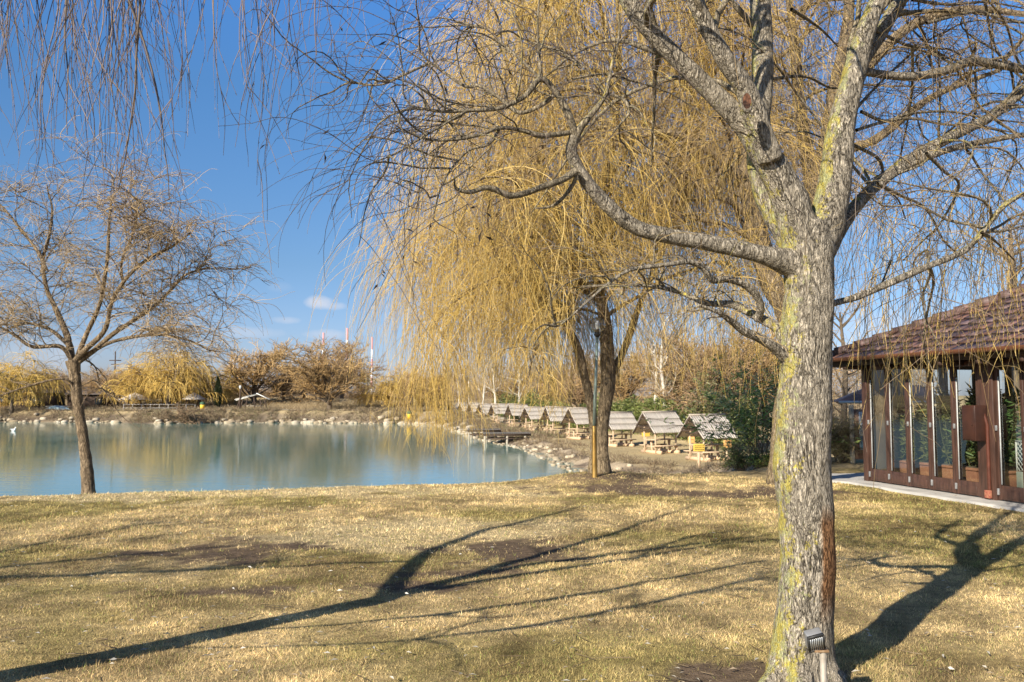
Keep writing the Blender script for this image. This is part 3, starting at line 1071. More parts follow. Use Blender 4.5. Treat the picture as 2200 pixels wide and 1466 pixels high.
# ---- weeping willows (golden): shared recipe
def weeping(name, loc, label, stems, nb, blen, nstr, slen, cols, matb, zmin, nsub=3, spread=1.0, group=None, sr=(.0055, .0025), bias=(0, 0, 0), t0=.55, boughlift=.5, extra=None,
            K2=14, skip=None):
    o = empty(name, loc, 0, label, 'tree', group)
    O = np.array(o.location)
    ac = Acc()
    paths = []
    for pts, rad in stems:
        P, rr = spline(np.array(pts) - O, rad, 44)
        ac.tubes(P, rr, 16, rough=.12, freq=5, caps=True)
        paths.append(P + O)
    ac2 = Acc()
    P0, T0, tt = sample(paths, nb, t0, 1)
    out = nrm(rdir(nb, -.2, .25) + np.asarray(bias))
    B = grow(P0, nrm(T0 * .5 + out * spread + [0, 0, boughlift]), blen * (.5 + .6 * rng.random(nb)), 18, -.02, .17, .10)
    if skip is not None:
        B = B[skip(B, 40)]
        nb = len(B)
    ac2.tubes(B - O, np.linspace(.045, .010, 18)[None, :] * (.7 + .6 * rng.random((nb, 1))), 6)
    P0, T0, tt = sample(B, nb * nsub, .25, 1)
    S = grow(P0, nrm(T0 + rdir(nb * nsub, -.3, .6)), blen * .38 * (.5 + .8 * rng.random(nb * nsub)), 12, .0, .2, .12)
    if skip is not None:
        S = S[skip(S, 20)]
    ac2.tubes(S - O, np.linspace(.016, .005, 12)[None, :], 5)
    tr = ac.build('trunk', matb, o, smooth=True)
    ac2.build('branch', matb, o, smooth=True)
    ac3 = Acc()
    src = np.concatenate([S, B[:, 5:17]], 0)
    p = strands(ac3, src, nstr, slen, K2, .08, .38, .085, sr[0], sr[1], cols, .15, O=O, zmin=zmin, power=.6, skip=skip)
    strands(ac3, p, int(nstr * .8), (.25, .9), 7, .15, .4, .07, sr[0] * .6, sr[1] * .8, cols, .1, O=O, skip=skip)
    if extra is not None:
        extra(ac3, O)
    ac3.build('crown', M_strand, o, smooth=True)
    return o


def zm_gold(P, n):
    px_ = 1100 + FPX * P[:, 0] / P[:, 1]
    z = 1.35 + .9 * rng.random(n) ** 1.5
    low = sst((1010 - px_) / 60) * sst((px_ - 850) / 60)
    return z - low * .5 * rng.random(n)


def to_px(P):
    dx, dy, dz = P[..., 0], P[..., 1], P[..., 2] - EYE
    f = dy * cos(PITCH) + dz * sin(PITCH)
    return 1100 + FPX * dx / f, 733 - FPX * (dz * cos(PITCH) - dy * sin(PITCH)) / f


def skip_back(P, m):
    u, v = to_px(P)
    return rng.random(len(P)) > .80 * sst((u[:, 0] - 1720) / 140)


def skip_gold(P, m):
    # the crown keeps to its own outline, and the lamp stands clear of it
    u, v = to_px(P)
    lim = np.interp(v, [-600, 0, 350, 500, 700, 1000], [1000, 1015, 925, 872, 830, 860]) + rng.normal(size=(len(P), 1)) * 28
    ok = (u > lim).all(1)
    lampc = (np.abs(u - 1282) < 42) & (v > 655) & (v < 1040) & (P[..., 1] < 17.8)
    far_right = rng.random(len(P)) < .6 * sst((u[:, 0] - 1700) / 80)
    return ok & ~lampc.any(1) & ~far_right


Yg = LAMPT[1]
zb = gz(*LAMPT) - .1
def W(px, py, Y): return at(px, py, Y)
gold_stems = [
    ([(LAMPT[0] + .0, Yg, zb), W(1294, 965, Yg), W(1296, 900, Yg), W(1306, 820, Yg), W(1304, 740, Yg), W(1300, 690, Yg + .2), W(1285, 600, Yg + .3), W(1290, 450, Yg + .2), W(1320, 280, Yg), W(1330, 100, Yg), W(1320, -80, Yg)],
     [.20, .13, .125, .17, .15, .13, .12, .10, .085, .06, .03]),
    ([(LAMPT[0] - .17, Yg + .1, zb), W(1277, 960, Yg + .1), W(1272, 885, Yg), W(1256, 810, Yg - .1), W(1238, 740, Yg - .2), W(1212, 695, Yg - .3), W(1188, 655, Yg - .5), W(1120, 560, Yg - .8), W(1050, 440, Yg - 1), W(1010, 300, Yg - .8)],
     [.17, .09, .095, .095, .09, .08, .07, .055, .04, .025]),
    ([W(1318, 800, Yg), W(1345, 740, Yg + .3), W(1380, 640, Yg + .8), W(1440, 500, Yg + 1.2), W(1500, 330, Yg + 1.4), W(1530, 150, Yg + 1.2)],
     [.085, .08, .07, .06, .045, .03]),
    ([W(1290, 640, Yg + .3), W(1240, 600, Yg + .2), W(1200, 480, Yg), W(1150, 330, Yg - .2), W(1130, 170, Yg - .2), W(1110, 20, Yg)],
     [.10, .09, .085, .07, .05, .025]),
]


def gold_extra(ac3, O):
    # the tongue of shoots trailing low over the water at the left
    n = 130
    px = 885 + 120 * rng.random(n)
    P0 = np.array([at(a, 640 + 160 * rng.random(), 16.6 + 1.6 * rng.random()) for a in px])
    L = P0[:, 2] - (.35 + .75 * rng.random(n))
    P = grow(P0, rdir(n, -.9, -.2), np.maximum(L, .4), 14, .3, .4, .06)
    ac3.tubes(P - O, np.linspace(.006, .003, 14)[None, :], 3, pal(GOLD, n))
    P0, T0, _ = sample(P, 300, .3, 1)
    Q = grow(P0, nrm(T0 + rdir(300) * .9), .3 + .5 * rng.random(300), 8, .1, .3, .1)
    ac3.tubes(Q - O, np.linspace(.004, .002, 8)[None, :], 3, pal(GOLD, 300))
    # lower curtains under the crown
    n = 1500
    px = 900 + 760 * rng.random(n)
    py = 470 + 240 * rng.random(n) + 40 * fbm2(px, px * 0, .02, 2)
    P0 = np.array([at(a, b_, 15.6 + 5.5 * rng.random()) for a, b_ in zip(px, py)])
    cl = fbm2(P0[:, 0], P0[:, 1], .9, 3) > -.25
    P0 = P0[cl]; n = len(P0)
    L = np.minimum(.8 + 1.5 * rng.random(n), P0[:, 2] - 1.25 - .5 * rng.random(n))
    P = grow(P0, nrm(rdir(n, -.7, .3)), L, 14, .10, .35, .075)
    P = P[skip_gold(P, 0)]; n = len(P)
    ac3.tubes(P - O, np.linspace(.005, .0025, 14)[None, :], 3, pal(GOLD, n))
    P0, T0, _ = sample(P, 1100, .1, 1)
    Q = grow(P0, nrm(T0 + rdir(1100) * .8), .2 + .5 * rng.random(1100), 7, .1, .3, .1)
    Q = Q[skip_gold(Q, 0)]
    ac3.tubes(Q - O, np.linspace(.0035, .002, 7)[None, :], 3, pal(GOLD, len(Q)))
    # outer curtain on the left: shoots hung on an arching bough line
    n = 760
    t = rng.random(n)
    px = np.interp(t, [0, .25, .5, .75, 1], [1030, 985, 950, 900, 868]) + rng.normal(size=n) * 26 + 40 * rng.random(n)
    py = np.interp(t, [0, .25, .5, .75, 1], [-40, 130, 300, 470, 600]) + rng.normal(size=n) * 26
    P0 = np.array([at(a, b_, 17.2 + 2.2 * rng.random()) for a, b_ in zip(px, py)])
    L = np.minimum(1.6 + 2.4 * rng.random(n), P0[:, 2] - 1.3)
    P = grow(P0, nrm(rdir(n, -.8, .3) + [-.35, 0, 0]), L, 14, .12, .35, .05)
    ac3.tubes(P - O, np.linspace(.0055, .0025, 14)[None, :], 3, pal(GOLD, n))


weeping('golden_willow', (LAMPT[0], Yg, zb), 'golden weeping willow on the lake edge, twin trunk behind the globe lamp post', gold_stems, 98, 4.3, 7900, (1.3, 4.6), GOLD, M_bark_gold, zm_gold,
        nsub=4, bias=(-.15, 0, 0), t0=.5, extra=gold_extra, sr=(.0052, .0026), skip=skip_gold)


def zm_back(P, n):
    px_ = 1100 + FPX * P[:, 0] / P[:, 1]
    return 2.4 + 2.2 * rng.random(n) + sst((px_ - 1700) / 200) * 1.2


Yb = BACKT[1]
zb2 = gz(*BACKT) - .1
back_stems = [
    ([(BACKT[0] + .05, Yb, zb2), W(1690, 900, Yb), W(1712, 760, Yb), W(1698, 680, Yb), W(1655, 600, Yb), W(1628, 500, Yb), W(1608, 400, Yb), W(1600, 300, Yb + .3), W(1560, 150, Yb + .5), W(1520, -20, Yb + .6)],
     [.34, .26, .25, .24, .23, .21, .19, .17, .12, .05]),
    ([W(1700, 700, Yb), W(1730, 560, Yb + .2), W(1748, 430, Yb + .3), W(1775, 320, Yb + .4), W(1795, 200, Yb + .5), W(1818, 80, Yb + .4), W(1830, -60, Yb + .2)],
     [.2, .2, .19, .18, .17, .14, .07]),
    ([W(1748, 430, Yb + .3), W(1735, 340, Yb + .6), W(1718, 230, Yb + .8), W(1708, 110, Yb + 1), W(1690, -40, Yb + 1)], [.15, .14, .13, .11, .05]),
    ([W(1608, 400, Yb), W(1560, 350, Yb - .2), W(1500, 310, Yb - .4), W(1430, 285, Yb - .6), W(1350, 300, Yb - .6)], [.11, .10, .09, .07, .03]),
    ([W(1795, 230, Yb + .5), W(1860, 150, Yb + .3), W(1950, 60, Yb), W(2080, 20, Yb - .3), W(2260, 40, Yb - .6)], [.12, .11, .10, .08, .04]),
    ([W(1620, 480, Yb), W(1580, 440, Yb - .3), W(1540, 420, Yb - .4), W(1500, 395, Yb - .5)], [.08, .07, .055, .03]),
    ([W(1775, 330, Yb + .4), W(1880, 300, Yb + .6), W(2000, 210, Yb + .8), W(2150, 150, Yb + 1)], [.1, .09, .07, .04]),
]
weeping('golden_willow', (BACKT[0], Yb, zb2), 'tall golden-brown weeping willow standing behind the lichen-covered trunk', back_stems, 84, 4.6, 5200, (.9, 3.0),
        [GOLD[0], GOLD[3], MIXED[0], MIXED[1], MIXED[3], (.42, .3, .15)], M_bark_gold, zm_back, nsub=4, t0=.5, bias=(.12, 0, .05), sr=(.0042, .002), skip=skip_back)

# ---- small bare willow on the lake edge at the left
LT = (at(190, 1055, 17.0)[0], 17.0)
zl = gz(*LT) - .1
lt = empty('bare_willow', (LT[0], LT[1], zl), 0, 'small leaning bare willow standing alone on the lake edge at the left', 'tree')
O = np.array(lt.location)
Yl = 17.0
LS = [
    ([(192, 1075), (189, 1040), (184, 980), (174, 910), (165, 850), (160, 800), (157, 775)], [36, 31, 27, 25, 25, 28, 36], 0),
    ([(157, 790), (150, 745), (140, 710), (118, 660), (100, 620), (92, 560), (105, 510), (112, 450), (100, 400)], [26, 24, 22, 18, 15, 13, 11, 8, 4], .6),
    ([(100, 580), (80, 540), (50, 500), (0, 440), (-60, 400)], [12, 11, 9, 7, 4], .9),
    ([(165, 770), (185, 720), (215, 650), (230, 560), (235, 470), (240, 420)], [20, 17, 14, 12, 9, 4], -.5),
    ([(162, 775), (185, 750), (225, 710), (240, 650), (270, 600), (320, 555), (370, 530), (410, 500)], [24, 20, 17, 14, 12, 11, 9, 5], -.8),
    ([(165, 780), (200, 755), (240, 720), (285, 690), (330, 660), (370, 620), (400, 590), (450, 575)], [22, 19, 17, 14, 12, 11, 9, 5], .3),
    ([(200, 755), (240, 735), (300, 722), (345, 720), (400, 730), (450, 750)], [14, 13, 11, 9, 7, 4], -.6),
    ([(158, 780), (130, 745), (70, 745), (30, 720), (-20, 690)], [18, 15, 12, 9, 6], -.6),
    ([(150, 745), (110, 710), (60, 695), (25, 705)], [14, 12, 10, 6], .7),
    ([(160, 850), (150, 820), (120, 815), (60, 830), (0, 850), (-60, 865)], [8, 8, 8, 7, 6, 4], -.7),
    ([(265, 620), (262, 560), (290, 490), (295, 430)], [9, 8, 7, 4], -1.0),
    ([(172, 800), (200, 815), (230, 845), (265, 860)], [7, 6, 5, 3], -.5),
    ([(180, 770), (205, 790), (215, 830)], [6, 5, 3], .5),
]
ac = Acc()
st = []
for i_, (pts, wds, dY) in enumerate(LS):
    w = np.array([at(q[0], q[1], Yl + dY * (i / (len(pts) - 1))) for i, q in enumerate(pts)])
    P, rr = spline(w - O, [pxr(a * (.84 if i_ == 0 else .6), Yl) for a in wds], 34)
    ac.tubes(P, rr, 12, rough=.1, freq=6, caps=True)
    if len(st) or len(pts) < 7: st.append(P + O)
    elif pts[0][1] < 1000: st.append(P + O)
ac.build('trunk', M_bark_left, lt, smooth=True)
ac = Acc()
P0, T0, _ = sample(st, 150, .3, 1)
rad = P0 - np.array([LT[0], LT[1], 0]); rad[:, 2] = 0
B = grow(P0, nrm(T0 * .8 + rdir(150, -.2, .9) + nrm(rad) * .15), .6 + .9 * rng.random(150), 14, -.02, .13, .13)
ac.tubes(B - O, np.linspace(.012, .004, 14)[None, :], 5)
P0, T0, _ = sample(B, 420, .2, 1)
S = grow(P0, nrm(T0 * .7 + rdir(420, -.3, .8)), .4 + .8 * rng.random(420), 10, -.02, .18, .15)
B = B[(to_px(B)[1] < 800).all(1)]
S = S[(to_px(S)[1] < 800).all(1)]
ac.tubes(S - O, np.linspace(.008, .003, 10)[None, :], 4)
ac.build('branch', M_bark_left, lt, smooth=True)
ac = Acc()
LC_ = [(.42, .31, .18), (.54, .39, .21), (.60, .44, .24), (.32, .25, .17)]
p = strands(ac, S, 3800, (.3, .95), 12, -.02, .22, .10, .0048, .0024, LC_, .1, O=O)
strands(ac, B, 800, (.4, 1.3), 12, .0, .28, .10, .0042, .002, LC_, .2, O=O)
ac.build('crown', M_strand, lt, smooth=True)

# ---- the willow just outside the frame at the left: it throws the long shadow and hangs into the top left corner
CT = 1 / math.tan(R_(SUN_EL))
sdir = np.array([sin(R_(SUN_AZ)), cos(R_(SUN_AZ))])


def from_shadow(px, py, h):
    g = gpos(px, py)
    p = g[:2] - sdir * CT * (h)
    return np.array([p[0], p[1], g[2] + h])


f0 = from_shadow(835, 1285, 2.35)
b0 = from_shadow(150, 1428, .62)
base = np.array([b0[0] - (f0[0] - b0[0]) * .3, b0[1] - (f0[1] - b0[1]) * .3])
near = empty('overhanging_willow', (base[0], base[1], gz(*base) - .05), 0, 'nearby willow whose thin bare shoots hang into the sky at the top left', 'tree')
O = np.array(near.location)
ac = Acc()
st = []


def nl(pts, rad, K=34):
    P, rr = spline(np.array(pts) - O, rad, K)
    ac.tubes(P, rr, 14, rough=.08, freq=7, caps=True)
    st.append(P + O)


nl([(base[0], base[1], O[2]), b0, from_shadow(480, 1358, 1.4), f0], [.2, .135, .125, .13])
st.clear()
nl([f0, from_shadow(875, 1228, 2.8), from_shadow(940, 1178, 3.4), from_shadow(1040, 1142, 4.1), from_shadow(1150, 1116, 4.8), from_shadow(1250, 1088, 5.6)], [.09, .08, .065, .055, .045, .02])
nl([f0, from_shadow(960, 1252, 2.8), from_shadow(1080, 1215, 3.4), from_shadow(1250, 1168, 4.3), from_shadow(1400, 1120, 5.2), from_shadow(1500, 1085, 6)], [.11, .09, .075, .06, .045, .02])
nl([from_shadow(960, 1252, 2.8), from_shadow(1160, 1212, 3.2), from_shadow(1400, 1182, 3.9), from_shadow(1660, 1150, 4.8)], [.07, .06, .05, .03])
nl([from_shadow(875, 1228, 2.8), from_shadow(868, 1208, 3.0), from_shadow(650, 1217, 3.6), from_shadow(400, 1227, 4.2), from_shadow(200, 1235, 4.6), from_shadow(0, 1242, 5.0), from_shadow(-250, 1255, 5.4)],
   [.02, .022, .026, .03, .035, .045, .05])
hub = from_shadow(-250, 1255, 5.4)
nl([hub, from_shadow(-120, 1218, 5.6), from_shadow(0, 1188, 5.8), from_shadow(150, 1158, 6.1), from_shadow(290, 1132, 6.4), from_shadow(430, 1110, 6.8)], [.05, .05, .05, .045, .035, .015])
nl([hub, from_shadow(-80, 1215, 5.4), from_shadow(0, 1198, 5.5), from_shadow(250, 1165, 6.0), from_shadow(440, 1148, 6.4)], [.04, .04, .035, .028, .012])
nl([hub, from_shadow(0, 1220, 5.3), from_shadow(150, 1206, 5.5), from_shadow(300, 1190, 5.8), from_shadow(550, 1167, 6.2)], [.045, .045, .04, .035, .015])
nl([from_shadow(480, 1358, 1.4), from_shadow(800, 1335, 1.9), from_shadow(1100, 1300, 2.5), from_shadow(1400, 1250, 3.2), from_shadow(1650, 1205, 3.9)], [.012, .014, .03, .035, .025])
nl([from_shadow(300, 1393, .98), from_shadow(600, 1390, 1.5), from_shadow(900, 1375, 2.1), from_shadow(1200, 1335, 2.8), from_shadow(1450, 1285, 3.5), from_shadow(1650, 1240, 4.1)], [.006, .008, .012, .03, .03, .02])
nl([f0, np.array([-3.1, 3.7, 3.7]), np.array([-2.4, 4.0, 4.15]), np.array([-1.5, 4.1, 4.3]), np.array([-.4, 4.3, 4.4])], [.06, .045, .035, .025, .012])
nl([np.array([-3.1, 3.7, 3.7]), np.array([-2.9, 4.3, 4.3]), np.array([-2.4, 4.5, 4.5]), np.array([-1.9, 4.7, 4.6])], [.03, .03, .02, .012])
over = st[-2:]
ac.build('trunk', M_bark_branch, near, smooth=True)
ac = Acc()
P0, T0, _ = sample(st[:-2], 130, .35, 1)
B = grow(P0, nrm(T0 * .8 + rdir(130, -.1, .7)), .6 + 1.1 * rng.random(130), 12, -.01, .12, .1)
u_, v_ = to_px(B)
B = B[~((B[..., 1] > .3) & (u_ > -60) & (v_ > -260)).any(1)]
ac.tubes(B - O, np.linspace(.014, .004, 12)[None, :], 5)
ac.build('branch', M_bark_branch, near, smooth=True)
ac = Acc()
strands(ac, B, 650, (.5, 1.5), 10, .05, .4, .08, .003, .0015, GREY, .2, O=O, skip=lambda P, m: ~((P[..., 1] > .3) & (to_px(P)[0] > -20) & (to_px(P)[1] > -20)).any(1))
# bundles in view: (px, spread, lowest py, count)
HC = [(.17, .13, .12), (.24, .18, .15), (.12, .10, .10), (.32, .24, .18)]
for (px, spd, low, cnt, Yh, py0) in [(20, 30, 330, 10, 4.4, -230), (75, 24, 400, 10, 4.2, -200), (140, 42, 380, 15, 4.0, -200), (215, 36, 400, 24, 3.9, -200), (275, 34, 430, 30, 4.1, -200),
                                     (330, 22, 400, 10, 4.4, -200), (385, 10, 150, 4, 4.4, -160), (500, 20, 240, 8, 4.0, -200), (535, 22, 400, 10, 3.8, -220), (585, 15, 180, 5, 4.1, -180),
                                     (640, 8, 330, 4, 4.0, -200), (700, 22, 230, 7, 4.2, -180), (800, 14, 120, 4, 4.5, -160), (910, 20, 70, 7, 4.8, -160), (100, 60, 260, 12, 4.8, -200)]:
    py0 -= 70
    P0 = np.array([at(px + rng.normal() * spd * 1.2, py0 - 60 * rng.random(), Yh + .5 * rng.normal()) for _ in range(cnt)])
    L = np.array([(low - py0) / FPX * q[1] * (.72 + .5 * rng.random() ** .8) for q in P0])
    P = grow(P0, nrm(np.array([-.08, 0, -1.]) + .28 * rng.normal(size=(cnt, 3))), L, 22, .16, .2, .055)
    ac.tubes(P - O, np.linspace(.0036, .0011, 22)[None, :] * (.6 + .8 * rng.random((cnt, 1)) ** 2), 5, pal(HC, cnt))
    m_ = int(cnt * 1.6)
    A, T0, _ = sample(P, m_, .3, .95)
    Q = grow(A, nrm(T0 + .5 * rdir(m_)), .12 + .4 * rng.random(m_), 10, .08, .12, .06)
    ac.tubes(Q - O, np.linspace(.0019, .0009, 10)[None, :], 4, pal(HC, m_))
    if cnt > 20:   # a few stouter hanging branches among the shoots
        Q = P[:2]
        ac.tubes(Q - O, np.linspace(.0075, .0016, 22)[None, :], 6, (.16, .12, .09))
    # buds
    A, T0, _ = sample(P, cnt * 9, .35, 1)
    ac.leaves(A - O, nrm(T0 + .35 * rdir(cnt * 9)), .010, .005, (.2, .15, .11))
ac.build('crown', M_strand, near, smooth=True)

# ------------------------------------------------------------------ distant trees
def far_tree_meshes(kind, seed):
    global rng
    keep = rng
    rng = np.random.default_rng(seed)
    trunk, crown = Acc(), Acc()
    if kind in ('round', 'brown'):
        tp, rr = spline([(0, 0, -.3), (.1, 0, .8), (0, .1, 1.8), (.15, 0, 3.0)], [.24, .2, .17, .12], 12)
        trunk.tubes(tp, rr, 8, rough=.1, freq=3)
        B0 = np.tile([[0., 0, 1.3]], (26, 1)) + rng.normal(size=(26, 3)) * [.05, .05, .5]
        B = grow(B0, nrm(rdir(26, .3, .97)), 4.0 + 1.0 * rng.random(26), 14, -.03, .04, .07)
        trunk.tubes(B, np.linspace(.08, .02, 14)[None, :], 5)
        P0, T0, _ = sample(B, 260, .15, 1)
        S = grow(P0, nrm(T0 * .7 + rdir(260, -.3, .7)), 1.1 + 1.2 * rng.random(260), 8, -.02, .05, .14)
        crown.tubes(S, np.linspace(.022, .012, 8)[None, :], 3, pal([(.24, .16, .08)], 260))
        cols = [(.50, .33, .15), (.42, .28, .13), (.56, .38, .18)] if kind == 'round' else [(.38, .26, .15), (.32, .22, .14), (.44, .3, .16)]
        P0, T0, _ = sample(S, 2600, .1, 1)
        Q = grow(P0, nrm(T0 * .8 + rdir(2600, -.2, .9)), .35 + .7 * rng.random(2600), 4, -.02, .05, .15)
        crown.tubes(Q, np.linspace(.022, .012, 4)[None, :], 3, pal(cols, 2600, .2))
    elif kind == 'weeping':
        tp, rr = spline([(0, 0, -.3), (.1, 0, .8), (-.1, .1, 1.8), (.1, 0, 3.6)], [.26, .22, .18, .1], 12)
        trunk.tubes(tp, rr, 8, rough=.1, freq=3)
        B0 = np.tile([[0., 0, 1.8]], (24, 1)) + rng.normal(size=(24, 3)) * [.05, .05, .5]
        B = grow(B0, nrm(rdir(24, .25, .95)), 4.0 + 1.2 * rng.random(24), 14, -.02, .16, .08)
        trunk.tubes(B, np.linspace(.08, .02, 14)[None, :], 5)
        P0, T0, _ = sample(B, 150, .3, 1)
        S = grow(P0, nrm(T0 * .6 + rdir(150, -.2, .7)), 1.0 + 1.0 * rng.random(150), 8, .0, .15, .12)
        crown.tubes(S, np.linspace(.02, .01, 8)[None, :], 3, pal([(.3, .2, .08)], 150))
        P0, T0, _ = sample(S, 1900, .1, 1)
        L = np.minimum(.8 + 2.4 * rng.random(1900), np.maximum(P0[:, 2] - .5, .3))
        Q = grow(P0, nrm(T0 + rdir(1900, -.5, .3)), L, 7, .2, .5, .06)
        crown.tubes(Q, np.linspace(.022, .011, 7)[None, :], 3, pal([(.62, .42, .11), (.55, .36, .10), (.68, .48, .16)], 1900, .2))
    elif kind in ('poplar', 'thin'):    # pale trunk, thin upward crown
        tp, rr = spline([(0, 0, -.3), (.15, 0, 2), (-.1, .1, 4.5), (.2, 0, 7.5)], [.17, .15, .12, .05], 16)
        trunk.tubes(tp, rr, 8, rough=.06, freq=3)
        P0, T0, _ = sample([tp], 16, .35, 1)
        B = grow(P0, nrm(rdir(16, .3, .8)), 2.0 + 1.5 * rng.random(16), 10, -.04, .02, .08)
        trunk.tubes(B, np.linspace(.05, .012, 10)[None, :], 5)
        P0, T0, _ = sample(B, 500, .15, 1)
        S = grow(P0, nrm(T0 * .8 + rdir(500, -.2, .8)), .5 + .9 * rng.random(500), 6, -.03, .05, .12)
        crown.tubes(S, np.linspace(.011, .006, 6)[None, :], 3, pal([(.42, .32, .2), (.35, .27, .18), (.5, .38, .24)], 500))
    elif kind == 'evergreen':
        tp, rr = spline([(0, 0, -.3), (0, 0, 3), (0, 0, 5.5)], [.15, .1, .03], 8)
        trunk.tubes(tp, rr, 7)
        n = 5200
        z = .4 + 5.3 * rng.random(n)
        r = .85 * np.sqrt(rng.random(n)) * np.clip((6.1 - z) / 3, .15, 1) * np.clip(z / 1.2, .4, 1)
        a = rng.random(n) * 2 * pi
        P = np.stack([r * np.cos(a), r * np.sin(a), z], 1)
        crown.leaves(P, nrm(rdir(n, -.2, .8)), .28, .14, pal([(.06, .085, .03), (.09, .11, .04), (.045, .06, .028)], n, .25))
    rng = keep
    return trunk, crown


PROTO = {}


def far_tree(kind, variant, name, x, y, h, label, group=None, rz=0, z=None, wide=1.0):
    key = (kind, variant)
    base_h = {'round': 6.2, 'brown': 6.2, 'weeping': 6.0, 'poplar': 9.0, 'thin': 8.2, 'evergreen': 5.8}[kind]
    s = h / base_h
    if z is None:
        z = gz(x, y)
    if key not in PROTO:
        o = empty(name, (x, y, z), rz, label, 'tree', group)
        a, b_ = far_tree_meshes(kind, 100 + variant * 7 + len(kind))
        a.build('trunk', M_bark_pale if kind == 'poplar' else M_bark_far, o, smooth=True)
        b_.build('crown', M_leaf if kind == 'evergreen' else M_twigfar, o)
        PROTO[key] = o
    else:
        o = copy_tree(PROTO[key])
        o.name = name
        o.location = (x, y, z)
        o['label'] = label
        if group: o['group'] = group
        elif 'group' in o.keys(): del o['group']
    o.rotation_euler = (0, 0, rz)
    o.scale = (s * wide, s * wide, s)
    return o


def fx(px, Y): return (px - 1100) / FPX * Y


G = 'bare trees on the far shore of the lake'
FT = [  # kind, variant, px, Y, top py, wide, label
    ('round', 0, 545, 128, 744, 1.4, 'broad pale-brown bare tree behind the leaning rail shelter across the lake'),
    ('round', 1, 708, 116, 748, 1.3, 'dense golden-brown round tree below the two left chimneys across the lake'),
    ('weeping', 0, 365, 118, 752, 1.25, 'tall golden willow nearest the small bush on the far bank, right of the leaning trunk'),
    ('weeping', 1, 430, 124, 785, 1.2, 'low golden willow left of the dark green column-shaped tree'),
    ('evergreen', 0, 470, 118, 808, .8, 'narrow dark green column-shaped tree on the far shore'),
    ('brown', 0, 252, 120, 792, 1.1, 'brown bare tree right beside the leaning lakeside trunk, across the water'),
    ('weeping', 0, 300, 126, 790, 1.2, 'small golden willow between the utility pole and the taller far willow'),
    ('brown', 1, 610, 134, 790, 1.2, 'dark brown bare tree directly right of the broad pale tree'),
    ('brown', 0, 655, 138, 782, 1.2, 'reddish-brown bare tree just left of the leftmost chimney'),
    ('brown', 1, 735, 142, 740, 1.15, 'greyish bare treetop rising under the middle chimney'),
    ('weeping', 1, 832, 120, 806, 1.1, 'golden willow right of the rightmost chimney on the far shore'),
    ('round', 0, 878, 108, 790, .7, 'small bare tree standing behind the yellow bin at the end of the far shore'),
    ('brown', 0, 780, 136, 822, 1.1, 'low dark bushy tree at the foot of the rightmost chimney'),
    ('brown', 1, 500, 140, 800, 1.1, 'brown bare tree between the dark green column tree and the broad pale one'),
    ('weeping', 1, 28, 112, 770, 1.1, 'golden-orange willow at the left edge of the photo across the lake'),
    ('brown', 0, 95, 122, 800, 1.1, 'bare brown tree above the pale blue boat on the far shore'),
    ('brown', 1, 160, 128, 806, 1.1, 'brown bare tree right behind the leaning lakeside trunk'),
    ('round', 1, 205, 124, 800, .9, 'light brown tree immediately left of the utility pole'),
    ('brown', 1, 690, 130, 806, 1.0, 'short dark brown tree in front of the reddish-brown one'),
    ('brown', 0, 930, 118, 800, 1.1, 'bare brown tree far behind the golden curtain, left of the pale trunks'),
    ('weeping', 0, 900, 124, 812, 1.0, 'far golden willow partly hidden by the hanging curtain at its left edge'),
]
for i, (k, v, px, Y_, top, wd_, lab) in enumerate(FT):
    zt = at(px, top, Y_)[2]
    zz = gz(fx(px, Y_), Y_)
    far_tree(k, v, {'round': 'bare_tree', 'brown': 'bare_tree', 'weeping': 'willow_tree', 'evergreen': 'evergreen_tree'}[k], fx(px, Y_), Y_, zt - zz, lab,
             G, rz=i * 1.3, wide=wd_ * .95)
for i, (px, Y_, top, lab) in enumerate([
        (985, 112, 760, 'slim pale-trunked tree behind the farthest picnic shelters, leftmost'),
        (1008, 116, 770, 'thin pale-trunked tree just right of the leftmost pale one'),
        (1040, 104, 740, 'pale-trunked tree leaning left above the fifth shelter from the far end'),
        (1062, 98, 735, 'pale-trunked tree directly right of the left-leaning pale trunk'),
        (1117, 92, 720, 'straight white-trunked tree above the middle of the shelter row'),
        (1407, 62, 700, 'upright pale trunk directly behind the second nearest picnic shelter'),
        (1424, 60, 640, 'bright white leaning trunk behind the second nearest picnic shelter'),
        (1308, 70, 740, 'pale-trunked tree mostly hidden behind the twin golden trunk')]):
    x = fx(px, Y_)
    far_tree('poplar', i % 2, 'pale_trunk_tree', x, Y_, at(px, top, Y_)[2] - gz(x, Y_), lab, 'slim pale-trunked trees behind the shelters', rz=i * 2.1, wide=.9)
for i, (px, Y_, top, k, lab) in enumerate([
        (1180, 96, 800, 'brown', 'bare brown tree behind the straight white trunk'), (1250, 84, 770, 'brown', 'bare brown tree behind the middle shelters, left of the lamp'),
        (1345, 80, 760, 'round', 'light brown bare tree between the lamp and the white leaning trunk'), (1480, 62, 740, 'round', 'light brown bare tree right of the white leaning trunk'),
        (1545, 56, 720, 'brown', 'bare brown tree behind the broad-leaved evergreen'), (1090, 110, 790, 'brown', 'bare brown tree behind the far picnic shelters'),
        (1640, 60, 700, 'round', 'light bare tree rising behind the broad-leaved evergreen beside the big trunk'), (1815, 36, 640, 'thin', 'slender bare tree between the big trunk and the pavilion roof'),
        (2180, 48, 440, 'thin', 'bare tree showing above the pavilion roof at the right edge')]):
    x = fx(px, Y_)
    far_tree(k, i % 2, 'bare_tree', x, Y_, at(px, top, Y_)[2] - gz(x, Y_), lab, 'bare trees behind the shelters and the pavilion', rz=i * 2.1)

